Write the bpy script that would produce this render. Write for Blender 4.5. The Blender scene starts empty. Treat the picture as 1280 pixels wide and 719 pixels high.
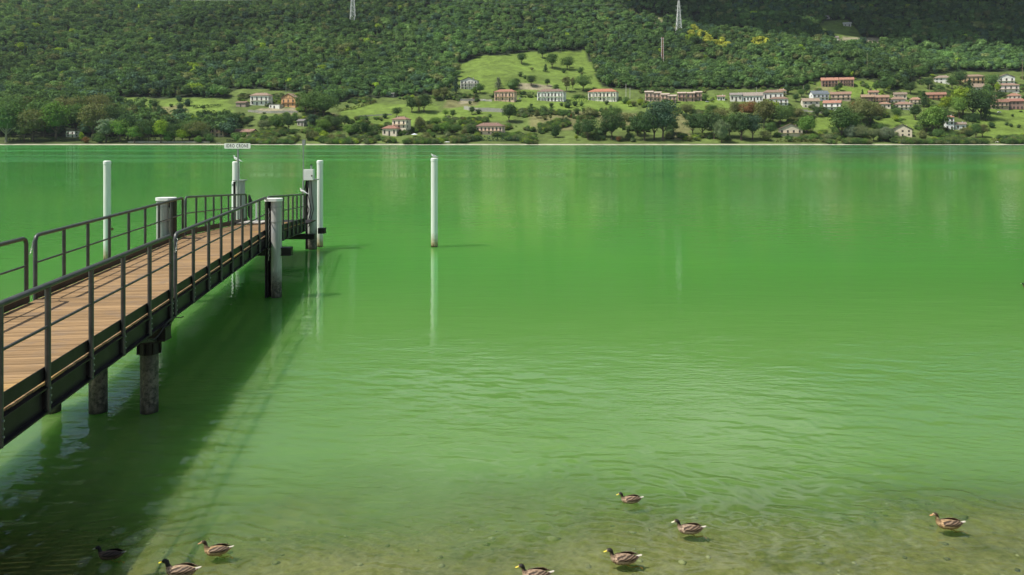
import bpy, math, random
import numpy as np
from mathutils import Vector, Matrix, noise
random.seed(7)
RNG = np.random.default_rng(11)
PI = math.pi
scene = bpy.context.scene
col = scene.collection
# ------------------------------------------------------------------ camera, sun, sky
W, H = 1280.0, 719.0
F, HZ = 950.0, 174.5            # focal length in photo pixels, horizon row
S = 0.85                        # pier survey units to metres
CAMH = 6.66 * S
cam = bpy.data.objects.new('camera', bpy.data.cameras.new('camera'))
cam.data.sensor_width = 36; cam.data.lens = 36 * F / W
cam.data.shift_y = -(H / 2 - HZ) / W
cam.location = (0, 0, CAMH); cam.rotation_euler = (PI / 2, 0, 0)
cam.data.clip_start = 0.2; cam.data.clip_end = 6000
col.objects.link(cam); scene.camera = cam
scene.view_settings.view_transform = 'Standard'; scene.view_settings.look = 'None'
scene.view_settings.exposure = 0.22
SUN_EL = math.radians(60); sun_h = Vector((-0.95, -0.28, 0)).normalized()
sun_dir = Vector((sun_h.x * math.cos(SUN_EL), sun_h.y * math.cos(SUN_EL), math.sin(SUN_EL)))
sl = bpy.data.lights.new('sun', 'SUN'); sl.energy = 4.9; sl.angle = math.radians(0.5); sl.color = (1.0, 0.955, 0.87)
so = bpy.data.objects.new('sun', sl); so.rotation_euler = sun_dir.to_track_quat('Z', 'Y').to_euler(); so.location = (-40, -20, 80)
col.objects.link(so)
world = bpy.data.worlds.new('World'); scene.world = world; world.use_nodes = True
wn, wl = world.node_tree.nodes, world.node_tree.links
wn.clear()
wo = wn.new('ShaderNodeOutputWorld'); bg = wn.new('ShaderNodeBackground'); sky = wn.new('ShaderNodeTexSky')
sky.sky_type = 'NISHITA'; sky.sun_disc = False; sky.sun_elevation = SUN_EL
sky.sun_rotation = math.atan2(sun_h.x, sun_h.y)
bg.inputs['Strength'].default_value = 0.09
# broken cloud over the blue: bright white patches at the same scale as the sky
tc = wn.new('ShaderNodeTexCoord'); mp = wn.new('ShaderNodeMapping'); mp.inputs['Scale'].default_value = (1, 1, 2.4)
nz = wn.new('ShaderNodeTexNoise'); nz.inputs['Scale'].default_value = 2.2; nz.inputs['Detail'].default_value = 7
cr = wn.new('ShaderNodeValToRGB'); cr.color_ramp.elements[0].position = 0.50; cr.color_ramp.elements[1].position = 0.60
mx = wn.new('ShaderNodeMix'); mx.data_type = 'RGBA'; mx.inputs[7].default_value = (8.6, 8.9, 9.3, 1)
wl.new(tc.outputs['Generated'], mp.inputs[0]); wl.new(mp.outputs[0], nz.inputs['Vector']); 
dp = wn.new('ShaderNodeVectorMath'); dp.operation = 'DOT_PRODUCT'; dp.inputs[1].default_value = Vector((0.22, 0.82, 0.52)).normalized(); wl.new(tc.outputs['Generated'], dp.inputs[0])
mr = wn.new('ShaderNodeMapRange'); mr.inputs[1].default_value = 0.80; mr.inputs[2].default_value = 0.98; mr.inputs[3].default_value = -0.03; mr.inputs[4].default_value = 0.035; wl.new(dp.outputs['Value'], mr.inputs[0])
ad = wn.new('ShaderNodeMath'); ad.operation = 'ADD'; wl.new(nz.outputs['Fac'], ad.inputs[0]); wl.new(mr.outputs[0], ad.inputs[1]); wl.new(ad.outputs[0], cr.inputs[0])
wl.new(cr.outputs[0], mx.inputs[0]); wl.new(sky.outputs[0], mx.inputs[6]); wl.new(mx.outputs[2], bg.inputs[0]); wl.new(bg.outputs[0], wo.inputs[0])
scene.cycles.max_bounces = 8; scene.cycles.transparent_max_bounces = 8
scene.cycles.use_denoising = True
scene.cycles.caustics_reflective = False; scene.cycles.caustics_refractive = False

# ------------------------------------------------------------------ helpers
def lin(h):
    h = h.lstrip('#'); out = []
    for i in (0, 2, 4):
        c = int(h[i:i + 2], 16) / 255
        out.append(c / 12.92 if c <= 0.04045 else ((c + 0.055) / 1.055) ** 2.4)
    return tuple(out)

class NT:
    """small node-tree writer"""
    def __init__(s, name):
        s.m = bpy.data.materials.new(name); s.m.use_nodes = True
        s.t = s.m.node_tree; s.t.nodes.clear(); s.out = s.t.nodes.new('ShaderNodeOutputMaterial')
    def n(s, typ, ins=None, **kw):
        nd = s.t.nodes.new('ShaderNode' + typ)
        for k, v in kw.items(): setattr(nd, k, v)
        for k, v in (ins or {}).items(): s.put(nd.inputs[k], v)
        return nd
    def put(s, sock, v):
        if isinstance(v, bpy.types.NodeSocket): s.t.links.new(v, sock)
        elif isinstance(v, bpy.types.Node): s.t.links.new(v.outputs[0], sock)
        else:
            if sock.type == 'RGBA' and len(v) == 3: v = (*v, 1)
            sock.default_value = v
    def coord(s, kind='Object'): return s.n('TexCoord').outputs[kind]
    def noise(s, scale, detail=4, vec=None, rough=0.5, dist=0.0):
        nd = s.n('TexNoise', {'Scale': scale, 'Detail': detail, 'Roughness': rough, 'Distortion': dist})
        if vec is not None: s.put(nd.inputs['Vector'], vec)
        return nd.outputs['Fac']
    def map(s, vec, scale=(1, 1, 1), rot=(0, 0, 0), loc=(0, 0, 0)):
        return s.n('Mapping', {'Vector': vec, 'Scale': scale, 'Rotation': rot, 'Location': loc}).outputs[0]
    def ramp(s, fac, stops):
        nd = s.n('ValToRGB'); e = nd.color_ramp.elements
        while len(e) < len(stops): e.new(0.5)
        for el, (p, c) in zip(e, stops):
            el.position = p; el.color = (c, c, c, 1) if isinstance(c, (int, float)) else (*c, 1)
        s.put(nd.inputs[0], fac); return nd.outputs[0]
    def mix(s, fac, a, b, mode='MIX'):
        nd = s.n('Mix', data_type='RGBA', blend_type=mode)
        s.put(nd.inputs[0], fac); s.put(nd.inputs[6], a); s.put(nd.inputs[7], b); return nd.outputs[2]
    def math(s, op, a, b=0.0, clamp=False):
        nd = s.n('Math', operation=op, use_clamp=clamp); s.put(nd.inputs[0], a); s.put(nd.inputs[1], b); return nd.outputs[0]
    def bump(s, h, strength=0.3, dist=0.02, normal=None):
        nd = s.n('Bump', {'Height': h, 'Strength': strength, 'Distance': dist})
        if normal is not None: s.put(nd.inputs['Normal'], normal)
        return nd.outputs[0]
    def bsdf(s, color, rough=0.6, metal=0.0, normal=None, spec=0.5, **ins):
        b = s.n('BsdfPrincipled'); s.put(b.inputs['Base Color'], color); s.put(b.inputs['Roughness'], rough)
        b.inputs['Metallic'].default_value = metal; b.inputs['Specular IOR Level'].default_value = spec
        if normal is not None: s.put(b.inputs['Normal'], normal)
        for k, v in ins.items(): s.put(b.inputs[k.replace('_', ' ')], v)
        return b
    def done(s, sh): s.put(s.out.inputs['Surface'], sh.outputs[0] if isinstance(sh, bpy.types.Node) else sh); return s.m

def simple(name, color, rough=0.6, metal=0.0, var=0.25, scale=6.0, bump=0.0, spec=0.5):
    t = NT(name); v = t.coord()
    nz_ = t.noise(scale, 5, v)
    dark = tuple(c * (1 - var) for c in color); lite = tuple(min(1, c * (1 + var * 0.6)) for c in color)
    c = t.ramp(nz_, [(0.3, dark), (0.7, lite)])
    nrm = t.bump(nz_, bump, 0.02) if bump else None
    return t.done(t.bsdf(c, rough, metal, nrm, spec))

class MB:
    """collects geometry, links it as one mesh object"""
    def __init__(s): s.v = []; s.f = []; s.mi = []; s.cur = 0
    def add(s, vs, fs):
        o = len(s.v); s.v.extend(tuple(map(float, p)) for p in vs)
        for f in fs: s.f.append(tuple(o + i for i in f)); s.mi.append(s.cur)
        return s
    def box(s, c, size, rz=0.0, M=None):
        x, y, z = (k / 2 for k in size); cs, sn = math.cos(rz), math.sin(rz); vs = []
        for a, b, d in ((-1,-1,-1),(1,-1,-1),(1,1,-1),(-1,1,-1),(-1,-1,1),(1,-1,1),(1,1,1),(-1,1,1)):
            p = Vector((a*x*cs - b*y*sn, a*x*sn + b*y*cs, d*z))
            if M is not None: p = M @ p
            vs.append(p + Vector(c))
        return s.add(vs, [(0,3,2,1),(4,5,6,7),(0,1,5,4),(1,2,6,5),(2,3,7,6),(3,0,4,7)])
    def bar(s, a, b, wd, hg, up=Vector((0, 0, 1))):
        a, b = Vector(a), Vector(b); d = (b - a).normalized(); r = d.cross(up)
        if r.length < 1e-4: r = Vector((1, 0, 0))
        r.normalize(); u = r.cross(d); vs = []
        for p in (a, b):
            for i, j in ((-1,-1),(1,-1),(1,1),(-1,1)): vs.append(p + r * (i*wd/2) + u * (j*hg/2))
        return s.add(vs, [(0,1,2,3),(7,6,5,4),(0,4,5,1),(1,5,6,2),(2,6,7,3),(3,7,4,0)])
    def tube(s, pts, rad, n=8, cap=True):
        pts = [Vector(p) for p in pts]; k = len(pts)
        rad = [rad] * k if not hasattr(rad, '__len__') else list(rad)
        o = len(s.v); prev = None
        for i, p in enumerate(pts):
            d = (pts[min(i+1, k-1)] - pts[max(i-1, 0)]).normalized()
            if prev is None:
                r = d.cross(Vector((0, 0, 1)))
                if r.length < 1e-3: r = d.cross(Vector((0, 1, 0)))
            else: r = prev - d * prev.dot(d)
            r.normalize(); prev = r; u = d.cross(r)
            for j in range(n):
                a = 2 * PI * j / n; s.v.append(tuple(p + (r * math.cos(a) + u * math.sin(a)) * rad[i]))
        for i in range(k - 1):
            for j in range(n):
                a, b = o + i*n + j, o + i*n + (j+1) % n
                s.f.append((a, b, b + n, a + n)); s.mi.append(s.cur)
        if cap:
            s.f.append(tuple(o + j for j in reversed(range(n)))); s.mi.append(s.cur)
            s.f.append(tuple(o + (k-1)*n + j for j in range(n))); s.mi.append(s.cur)
        return s
    def cyl(s, base, r, h, n=20, r2=None, bevel=0.0):
        x, y, z = base; r2 = r if r2 is None else r2
        if bevel: return s.tube([(x,y,z),(x,y,z+h-bevel),(x,y,z+h)], [r, r2, r2-bevel], n)
        return s.tube([(x,y,z),(x,y,z+h)], [r, r2], n)
    def build(s, name, mat=None, parent=None, smooth=False, loc=(0,0,0)):
        me = bpy.data.meshes.new(name); me.from_pydata(s.v, [], s.f); me.validate()
        mats = mat if isinstance(mat, (list, tuple)) else [mat]
        for m in mats:
            if m: me.materials.append(m)
        if len(mats) > 1 and len(s.mi) == len(me.polygons): me.polygons.foreach_set('material_index', s.mi)
        if smooth:
            me.polygons.foreach_set('use_smooth', [True] * len(me.polygons))
            try: me.set_sharp_from_angle(angle=math.radians(40))
            except Exception: pass
        o = bpy.data.objects.new(name, me); o.location = loc; col.objects.link(o)
        if parent is not None: o.parent = parent
        return o

def mesh_np(name, v, f, mat, smooth=False):
    """big mesh from numpy arrays; f is (n,4) or (n,3)"""
    me = bpy.data.meshes.new(name); n, k = f.shape
    me.vertices.add(len(v)); me.vertices.foreach_set('co', v.astype(np.float32).ravel())
    me.loops.add(n * k); me.loops.foreach_set('vertex_index', f.astype(np.int32).ravel())
    me.polygons.add(n); me.polygons.foreach_set('loop_start', np.arange(0, n*k, k, dtype=np.int32))
    me.polygons.foreach_set('loop_total', np.full(n, k, dtype=np.int32))
    if smooth: me.polygons.foreach_set('use_smooth', np.ones(n, dtype=bool))
    me.update(calc_edges=True)
    if mat: me.materials.append(mat)
    return me

def tag(o, label=None, cat=None, group=None, kind=None):
    if label: o['label'] = label
    if cat: o['category'] = cat
    if group: o['group'] = group
    if kind: o['kind'] = kind
    return o
def empty(name, loc=(0,0,0), rz=0.0):
    o = bpy.data.objects.new(name, None); o.location = loc; o.rotation_euler = (0, 0, rz); o.empty_display_size = 0.2
    col.objects.link(o); return o
def copy_tree(o, parent=None):
    c = o.copy(); col.objects.link(c); c.parent = parent
    for ch in list(o.children): copy_tree(ch, c)
    return c
def at(px, py, z=0.0):
    """photo pixel -> world point on the level z"""
    Y = (CAMH - z) * F / (py - HZ); return Vector(((px - W/2) / F * Y, Y, z))
def at_depth(px, Y): return (px - W/2) / F * Y
def grid_faces(nx, ny):
    i = np.arange(ny - 1)[:, None] * nx + np.arange(nx - 1)[None, :]
    i = i.ravel(); return np.stack([i, i+1, i+1+nx, i+nx], 1)

# ------------------------------------------------------------------ materials
def mat_water():
    t = NT('lake_water'); v = t.coord('Object')
    sep = t.n('SeparateXYZ', {'Vector': v})
    big = t.noise(0.012, 3, t.map(v, (0.6, 1.6, 1)))
    body = t.ramp(big, [(0.30, (0.045, 0.210, 0.034)), (0.52, (0.080, 0.262, 0.042)), (0.72, (0.056, 0.230, 0.054))])
    body = t.mix(t.n('MapRange', {'Value': sep.outputs['Y'], 'From Min': 12.0, 'From Max': 34.0, 'To Min': 0.8, 'To Max': 0.0}).outputs[0], body, (0.128, 0.212, 0.056))
    body = t.mix(t.n('MapRange', {'Value': sep.outputs['Y'], 'From Min': 30.0, 'From Max': 130.0}).outputs[0], body, t.mix(big, (0.040, 0.330, 0.060), (0.085, 0.350, 0.055)))
    far_refl = t.math('MULTIPLY', t.n('MapRange', {'Value': t.math('ADD', sep.outputs['Y'], t.math('MULTIPLY', t.noise(0.006, 3, t.map(v, (1, .5, 1))), 260.0)), 'From Min': 300.0, 'From Max': 420.0}).outputs[0], t.n('MapRange', {'Value': sep.outputs['X'], 'From Min': -260.0, 'From Max': 60.0, 'To Min': 0.12, 'To Max': 0.75}).outputs[0])
    body = t.mix(far_refl, body, (0.040, 0.150, 0.068))  # dark reflection of the far wooded shore, painted into the water colour
    # ripples: fine anisotropic chop plus longer swell; wind patches ruffle parts of it
    n1 = t.noise(2.6, 3, t.map(v, (0.55, 1.5, 1), (0, 0, 0.10)), 0.55, 0.4)
    n2 = t.noise(0.75, 3, t.map(v, (0.6, 1.7, 1), (0, 0, -0.12)), 0.5, 0.3)
    n4 = t.noise(5.2, 3, t.map(v, (0.42, 1.25, 1), (0, 0, 0.06)), 0.55, 0.5)
    n3 = t.noise(0.10, 2, t.map(v, (0.5, 1.6, 1)))
    wind = t.ramp(t.noise(0.008, 3, t.map(v, (0.35, 2.2, 1), loc=(3, 1, 0))), [(0.42, 0.0), (0.56, 1.0)])
    far = t.n('MapRange', {'Value': sep.outputs['Y'], 'From Min': 25.0, 'From Max': 260.0, 'To Min': 0.0, 'To Max': 1.0}).outputs[0]
    h = t.math('ADD', t.math('MULTIPLY', n1, 0.026), t.math('MULTIPLY', n2, 0.060))
    h = t.math('ADD', h, t.math('MULTIPLY', n3, 0.10))
    npatch = t.ramp(t.noise(0.32, 2, t.map(v, (.6, 1, 1))), [(0.38, 0.15), (0.60, 1.0)])
    nearf = t.math('MULTIPLY', npatch, t.n('MapRange', {'Value': sep.outputs['Y'], 'From Min': 15.0, 'From Max': 24.0, 'To Min': 0.090, 'To Max': 0.004}).outputs[0])
    h = t.math('ADD', h, t.math('MULTIPLY', n4, nearf))
    n5 = t.noise(0.8, 3, v, 0.6)
    h = t.math('ADD', h, t.math('MULTIPLY', n5, t.math('MULTIPLY', t.math('MULTIPLY', wind, far), 0.55)))
    strength = t.math('ADD', 0.21, t.math('MULTIPLY', t.math('MULTIPLY', wind, far), 0.60), True)
    nd = t.n('Bump', {'Height': h, 'Strength': strength, 'Distance': 1.0}); nrm = nd.outputs[0]
    rough = t.math('ADD', 0.012, t.math('MULTIPLY', far, 0.09))
    deep = t.bsdf(body, rough, 0, nrm, 0.5, IOR=1.33)
    deep.inputs['Subsurface Weight'].default_value = 1.0
    deep.inputs['Subsurface Radius'].default_value = (0.75, 1.0, 0.65)
    deep.inputs['Subsurface Scale'].default_value = 6.5
    # shallow, clearer water over the sand by the near shore
    fr = t.n('Fresnel', {'IOR': 1.33, 'Normal': nrm})
    tr = t.n('BsdfTransparent', {'Color': (0.80, 0.88, 0.66)}); gl = t.n('BsdfGlossy', {'Color': (1, 1, 1), 'Roughness': 0.03, 'Normal': nrm})
    clear = t.n('MixShader', {0: fr.outputs[0], 1: tr.outputs[0], 2: gl.outputs[0]})
    edge = t.math('ADD', sep.outputs['Y'], t.math('MULTIPLY', t.noise(0.35, 3, v), 3.0))
    edge = t.math('ADD', edge, t.math('MULTIPLY', sep.outputs['X'], -0.06))
    clr = t.n('MapRange', {'Value': edge, 'From Min': 11.1, 'From Max': 15.4, 'To Min': 0.86, 'To Max': 0.0}, interpolation_type='SMOOTHSTEP').outputs[0]
    return t.done(t.n('MixShader', {0: clr, 1: deep.outputs[0], 2: clear.outputs[0]}))

def mat_bed():
    t = NT('lake_bed_sand'); v = t.coord('Object')
    a = t.noise(1.1, 6, v, 0.6); b = t.noise(9, 5, v); vo = t.n('TexVoronoi', {'Vector': v, 'Scale': 7.0}).outputs['Distance']
    c = t.ramp(a, [(0.34, (0.11, 0.10, 0.035)), (0.5, (0.25, 0.21, 0.10)), (0.68, (0.36, 0.30, 0.18))])
    c = t.mix(0.45, c, t.ramp(b, [(0.3, (0.06, 0.055, 0.025)), (0.7, (0.32, 0.27, 0.17))]))
    c = t.mix(t.ramp(vo, [(0.05, 0.5), (0.25, 0.0)]), c, (0.05, 0.05, 0.02))
    return t.done(t.bsdf(c, 0.9, 0, t.bump(b, 0.5, 0.05)))

def mat_leaf(name='foliage'):
    t = NT(name)
    tint = t.n('Attribute', attribute_name='tint', attribute_type='INSTANCER')
    v = t.coord('Object')
    m = t.ramp(t.noise(5.0, 3, v), [(0.3, 0.72), (0.7, 1.25)])
    geo = t.n('NewGeometry')
    m2 = t.ramp(geo.outputs['Random Per Island'], [(0.0, 0.82), (1.0, 1.18)])
    c = t.mix(1.0, tint.outputs['Color'], m, 'MULTIPLY'); c = t.mix(1.0, c, m2, 'MULTIPLY')
    d = t.n('BsdfDiffuse', {'Color': c}); tl = t.n('BsdfTranslucent', {'Color': t.mix(1.0, c, (1.2, 1.25, 0.5), 'MULTIPLY')})
    return t.done(t.n('MixShader', {0: 0.28, 1: d.outputs[0], 2: tl.outputs[0]}))

def mat_wood_plank():
    t = NT('deck_wood'); v = t.coord('Object'); oi = t.n('ObjectInfo')
    rnd = oi.outputs['Random']
    vv = t.n('VectorMath', {0: v, 1: t.n('CombineXYZ', {'X': t.math('MULTIPLY', rnd, 40.0)}).outputs[0]}, operation='ADD').outputs[0]
    g = t.noise(3.0, 6, t.map(vv, (0.7, 22, 10)), 0.65)
    s = t.noise(1.4, 3, vv)
    base = t.ramp(rnd, [(0.0, (0.255, 0.162, 0.076)), (0.5, (0.335, 0.212, 0.100)), (1.0, (0.41, 0.265, 0.130))])
    c = t.mix(1.0, base, t.ramp(g, [(0.30, 0.60), (0.64, 1.12)]), 'MULTIPLY')
    wp = t.n('NewGeometry').outputs['Position']
    stain = t.ramp(t.noise(0.42, 3, wp), [(0.61, 0.0), (0.69, 0.6)])
    c = t.mix(stain, c, t.mix(s, (0.42, 0.26, 0.05), (0.58, 0.36, 0.07)))
    c = t.mix(t.ramp(t.noise(2.3, 5, wp), [(0.52, 0.0), (0.72, 0.55)]), c, (0.20, 0.155, 0.115))
    return t.done(t.bsdf(c, 0.75, 0, t.bump(g, 0.4, 0.01), 0.3))

def mat_pile(name, color, stain_h=0.9):
    """painted steel tube with streaks, dark wet band and growth at the waterline (object origin at the water level)"""
    t = NT(name); v = t.coord('Object'); sep = t.n('SeparateXYZ', {'Vector': v}); z = sep.outputs['Z']
    streak = t.noise(4, 5, t.map(v, (5, 5, 0.45)), 0.6)
    c = t.ramp(streak, [(0.32, tuple(k * 0.72 for k in color)), (0.6, color)])
    zz = t.math('ADD', z, t.math('MULTIPLY', t.noise(3.5, 5, v), 0.7))
    f1 = t.n('MapRange', {'Value': zz, 'From Min': 0.45 + stain_h * 0.55, 'From Max': stain_h + 0.65, 'To Min': 1.0, 'To Max': 0.0}).outputs[0]
    blot = t.ramp(t.noise(9, 6, v, 0.7), [(0.40, (0.035, 0.034, 0.026)), (0.60, (0.20, 0.18, 0.14))])
    c = t.mix(f1, c, blot)
    f2 = t.n('MapRange', {'Value': zz, 'From Min': 0.42, 'From Max': 0.56, 'To Min': 1.0, 'To Max': 0.0}).outputs[0]
    c = t.mix(f2, c, (0.018, 0.017, 0.008))
    return t.done(t.bsdf(c, 0.55, 0, t.bump(streak, 0.15, 0.01)))

def mat_pole():
    t = NT('white_pole_paint'); v = t.coord('Object'); z = t.n('SeparateXYZ', {'Vector': v}).outputs['Z']
    st = t.noise(3, 5, t.map(v, (6, 6, 0.4)))
    c = t.ramp(st, [(0.3, (0.72, 0.72, 0.67)), (0.6, (0.86, 0.86, 0.81))])
    zz = t.math('ADD', z, t.math('MULTIPLY', t.noise(7, 5, v), 0.5))
    c = t.mix(t.n('MapRange', {'Value': zz, 'From Min': 0.45, 'From Max': 1.0, 'To Min': 0.85, 'To Max': 0.0}).outputs[0], c, (0.36, 0.24, 0.09))
    c = t.mix(t.n('MapRange', {'Value': zz, 'From Min': 0.28, 'From Max': 0.42, 'To Min': 1.0, 'To Max': 0.0}).outputs[0], c, (0.05, 0.035, 0.012))
    return t.done(t.bsdf(c, 0.45))

def mat_green_steel():
    t = NT('dark_green_steel'); v = t.n('NewGeometry').outputs['Position']
    a = t.noise(3.0, 5, v); b = t.noise(22, 4, v)
    c = t.ramp(a, [(0.35, (0.013, 0.011, 0.012)), (0.68, (0.026, 0.022, 0.024))])
    c = t.mix(t.ramp(b, [(0.62, 0.0), (0.74, 0.35)]), c, (0.09, 0.075, 0.055))
    return t.done(t.bsdf(c, 0.5, 0.0, t.bump(b, 0.08, 0.005), 0.3))
def mat_rail():
    t = NT('rail_paint'); v = t.n('NewGeometry').outputs['Position']
    a = t.noise(5.0, 5, v)
    c = t.ramp(a, [(0.35, (0.055, 0.062, 0.057)), (0.7, (0.098, 0.100, 0.092))])
    return t.done(t.bsdf(c, 0.38, 0.3))

M = {}
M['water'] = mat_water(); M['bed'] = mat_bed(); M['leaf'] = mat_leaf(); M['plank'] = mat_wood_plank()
M['pile_dark'] = mat_pile('weathered_dark_pile', (0.055, 0.055, 0.05), 1.1)
M['pile_light'] = mat_pile('grey_painted_pile', (0.46, 0.46, 0.43), 0.75)
M['pole'] = mat_pole(); M['steel'] = mat_green_steel(); M['rail'] = mat_rail()
M['galv'] = simple('galvanised_steel', (0.36, 0.38, 0.37), 0.4, 0.6, 0.2, 9)
M['chain'] = simple('chain_steel', (0.42, 0.42, 0.38), 0.35, 0.8, 0.2, 30)
M['white'] = simple('white_enamel', (0.86, 0.86, 0.83), 0.4, 0, 0.06, 4)
M['black'] = simple('black_rubber', (0.014, 0.015, 0.014), 0.6, 0, 0.3, 9)
M['print'] = simple('black_lettering', (0.02, 0.02, 0.025), 0.5, 0, 0.1, 9)
M['bark'] = simple('tree_bark', (0.11, 0.085, 0.06), 0.9, 0, 0.4, 2.0, 0.3)
M['bark_pale'] = simple('pale_bark', (0.30, 0.28, 0.20), 0.9, 0, 0.3, 2.0, 0.3)
M['pane'] = simple('window_glass', (0.05, 0.05, 0.05), 0.12, 0, 0.2, 1.0)
M['shutter'] = simple('brown_shutters', (0.10, 0.055, 0.03), 0.7, 0, 0.2, 3)
M['concrete'] = simple('pale_concrete', (0.46, 0.44, 0.38), 0.85, 0, 0.25, 0.9, 0.2)
M['stone'] = simple('pale_shore_stone', (0.42, 0.40, 0.33), 0.9, 0, 0.3, 0.8, 0.3)
M['rust'] = simple('rusty_steel', (0.17, 0.08, 0.04), 0.8, 0.1, 0.3, 2)
M['red'] = simple('red_mast_paint', (0.42, 0.05, 0.03), 0.6, 0, 0.1, 2)
_mc = {}
def house_mat(kind, hexc):
    k = (kind, hexc)
    if k not in _mc:
        c = lin(hexc)
        if kind == 'roof': g_ = sum(c) / 3; c = tuple(.92 * (q * .82 + g_ * .18) for q in c)
        elif kind == 'wall': g_ = sum(c) / 3; c = tuple(q * .82 + g_ * .18 for q in c)
        if kind == 'wall': _mc[k] = simple('house_render', tuple(min(.86, q * 1.1 + .04) for q in c), 0.9, 0, 0.14, 0.35, 0.1)
        elif kind == 'roof':
            t = NT('roof_tiles'); v = t.coord('Object')
            wv = t.n('TexWave', {'Vector': v, 'Scale': 0.9, 'Distortion': 0.3}, bands_direction='X').outputs['Fac']
            cc = t.ramp(t.noise(1.3, 5, v), [(0.3, tuple(k_ * 0.6 for k_ in c)), (0.7, tuple(min(1, k_ * 1.2) for k_ in c))])
            cc = t.mix(1.0, cc, t.ramp(wv, [(0.2, 0.75), (0.6, 1.1)]), 'MULTIPLY')
            _mc[k] = t.done(t.bsdf(cc, 0.85, 0, t.bump(wv, 0.4, 0.06)))
        else: _mc[k] = simple('painted_trim', c, 0.6, 0, 0.15, 1.0)
    return _mc[k]

# ------------------------------------------------------------------ terrain across the lake
SHORE = 800.0
_by = np.array([0, 796, 800, 806, 815, 850, 930, 1010, 1225, 1630, 1800, 2700, 3200.])
_bz = np.array([-6, -3.0, 0.05, 0.7, 2.2, 9.5, 33, 57, 132, 318, 420, 860, 900.])
def Hc(x, y):
    yy = y - 5.0 * math.sin(x * 0.011 + 0.5) * min(1, max(0, (y - 810) / 60))
    z = float(np.interp(yy, _by, _bz))
    k = min(1, max(0, (y - 812) / 420))
    z += k * 26 * (noise.noise(Vector((x * 0.0030, y * 0.0026, 3.1)))) + k * 9 * noise.noise(Vector((x * 0.011, y * 0.010, 7.7)))
    k2 = min(1, max(0, (y - 812) / 60))
    z += k2 * 1.6 * noise.noise(Vector((x * 0.03, y * 0.028, 1.7)))
    return z
def project(p): return (W/2 + F * p[0] / p[1], HZ + F * (CAMH - p[2]) / p[1])
def ray_ground(px, py):
    """the point of the far slope seen at this photo pixel"""
    y = SHORE - 1
    while y < 2600:
        x = (px - W/2) / F * y; zr = CAMH + (HZ - py) / F * y
        if Hc(x, y) >= zr: return Vector((x, y, Hc(x, y)))
        y += 1.5
    return Vector((x, y, Hc(x, y)))

def inpoly(x, y, poly):
    c = False; j = len(poly) - 1
    for i in range(len(poly)):
        xi, yi = poly[i]; xj, yj = poly[j]
        if (yi > y) != (yj > y) and x < (xj - xi) * (y - yi) / (yj - yi + 1e-9) + xi: c = not c
        j = i
    return c
SETTLED = [(284,113),(330,112),(375,116),(388,138),(418,132),(440,124),(545,120),(560,112),(574,98),(570,82),(600,70),(730,63),(752,108),(800,112),(1000,111),(1026,98),(1088,97),(1116,117),(1165,92),(1290,88),(1290,190),(300,190),(290,152)]
LEFTMEADOW = [(140,122),(286,122),(292,148),(262,156),(205,150),(150,138)]
CLEARINGS = [[(799,14),(812,14),(830,24),(828,31),(815,26),(802,20)], [(1022,28),(1062,26),(1078,46),(1110,50),(1108,56),(1046,58),(1040,48),(1028,44)], [(645,118),(600,96),(640,92),(690,98)]]
BRIGHT = [[(568,98),(572,80),(600,69),(730,62),(754,112),(640,116),(590,116)], [(145,123),(286,123),(290,147),(210,152),(150,138)], [(415,152),(430,137),(460,130),(545,130),(555,150),(505,160),(430,152)],
          [(640,122),(790,124),(800,138),(640,138)], [(560,132),(640,122),(640,150),(540,150)], [(845,126),(905,120),(915,140),(850,146)], [(1020,104),(1090,100),(1108,118),(1060,122),(1030,120)],
          [(1020,144),(1045,144),(1042,160),(1016,164)], [(1082,154),(1110,147),(1152,144),(1152,160),(1092,168)], [(1222,136),(1290,136),(1290,172),(1225,176)]]
DRY = [[(655,140),(740,140),(735,162),(670,164)], [(742,140),(800,142),(790,158),(748,156)], [(840,142),(862,142),(862,176),(842,176)], [(176,136),(232,132),(232,146),(190,146)], [(560,124),(600,124),(596,132),(552,136)], [(1020,110),(1040,108),(1044,122),(1020,120)], [(388,140),(420,140),(412,156),(392,158)]]
BARE = [[(1042,46),(1110,48),(1108,56),(1046,58)], [(650,104),(690,106),(690,112),(648,112)], [(575,124),(592,122),(590,128),(572,130)], [(320,134),(372,134),(372,143),(322,141)], [(815,22),(832,26),(832,32),(818,30)]]

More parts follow.
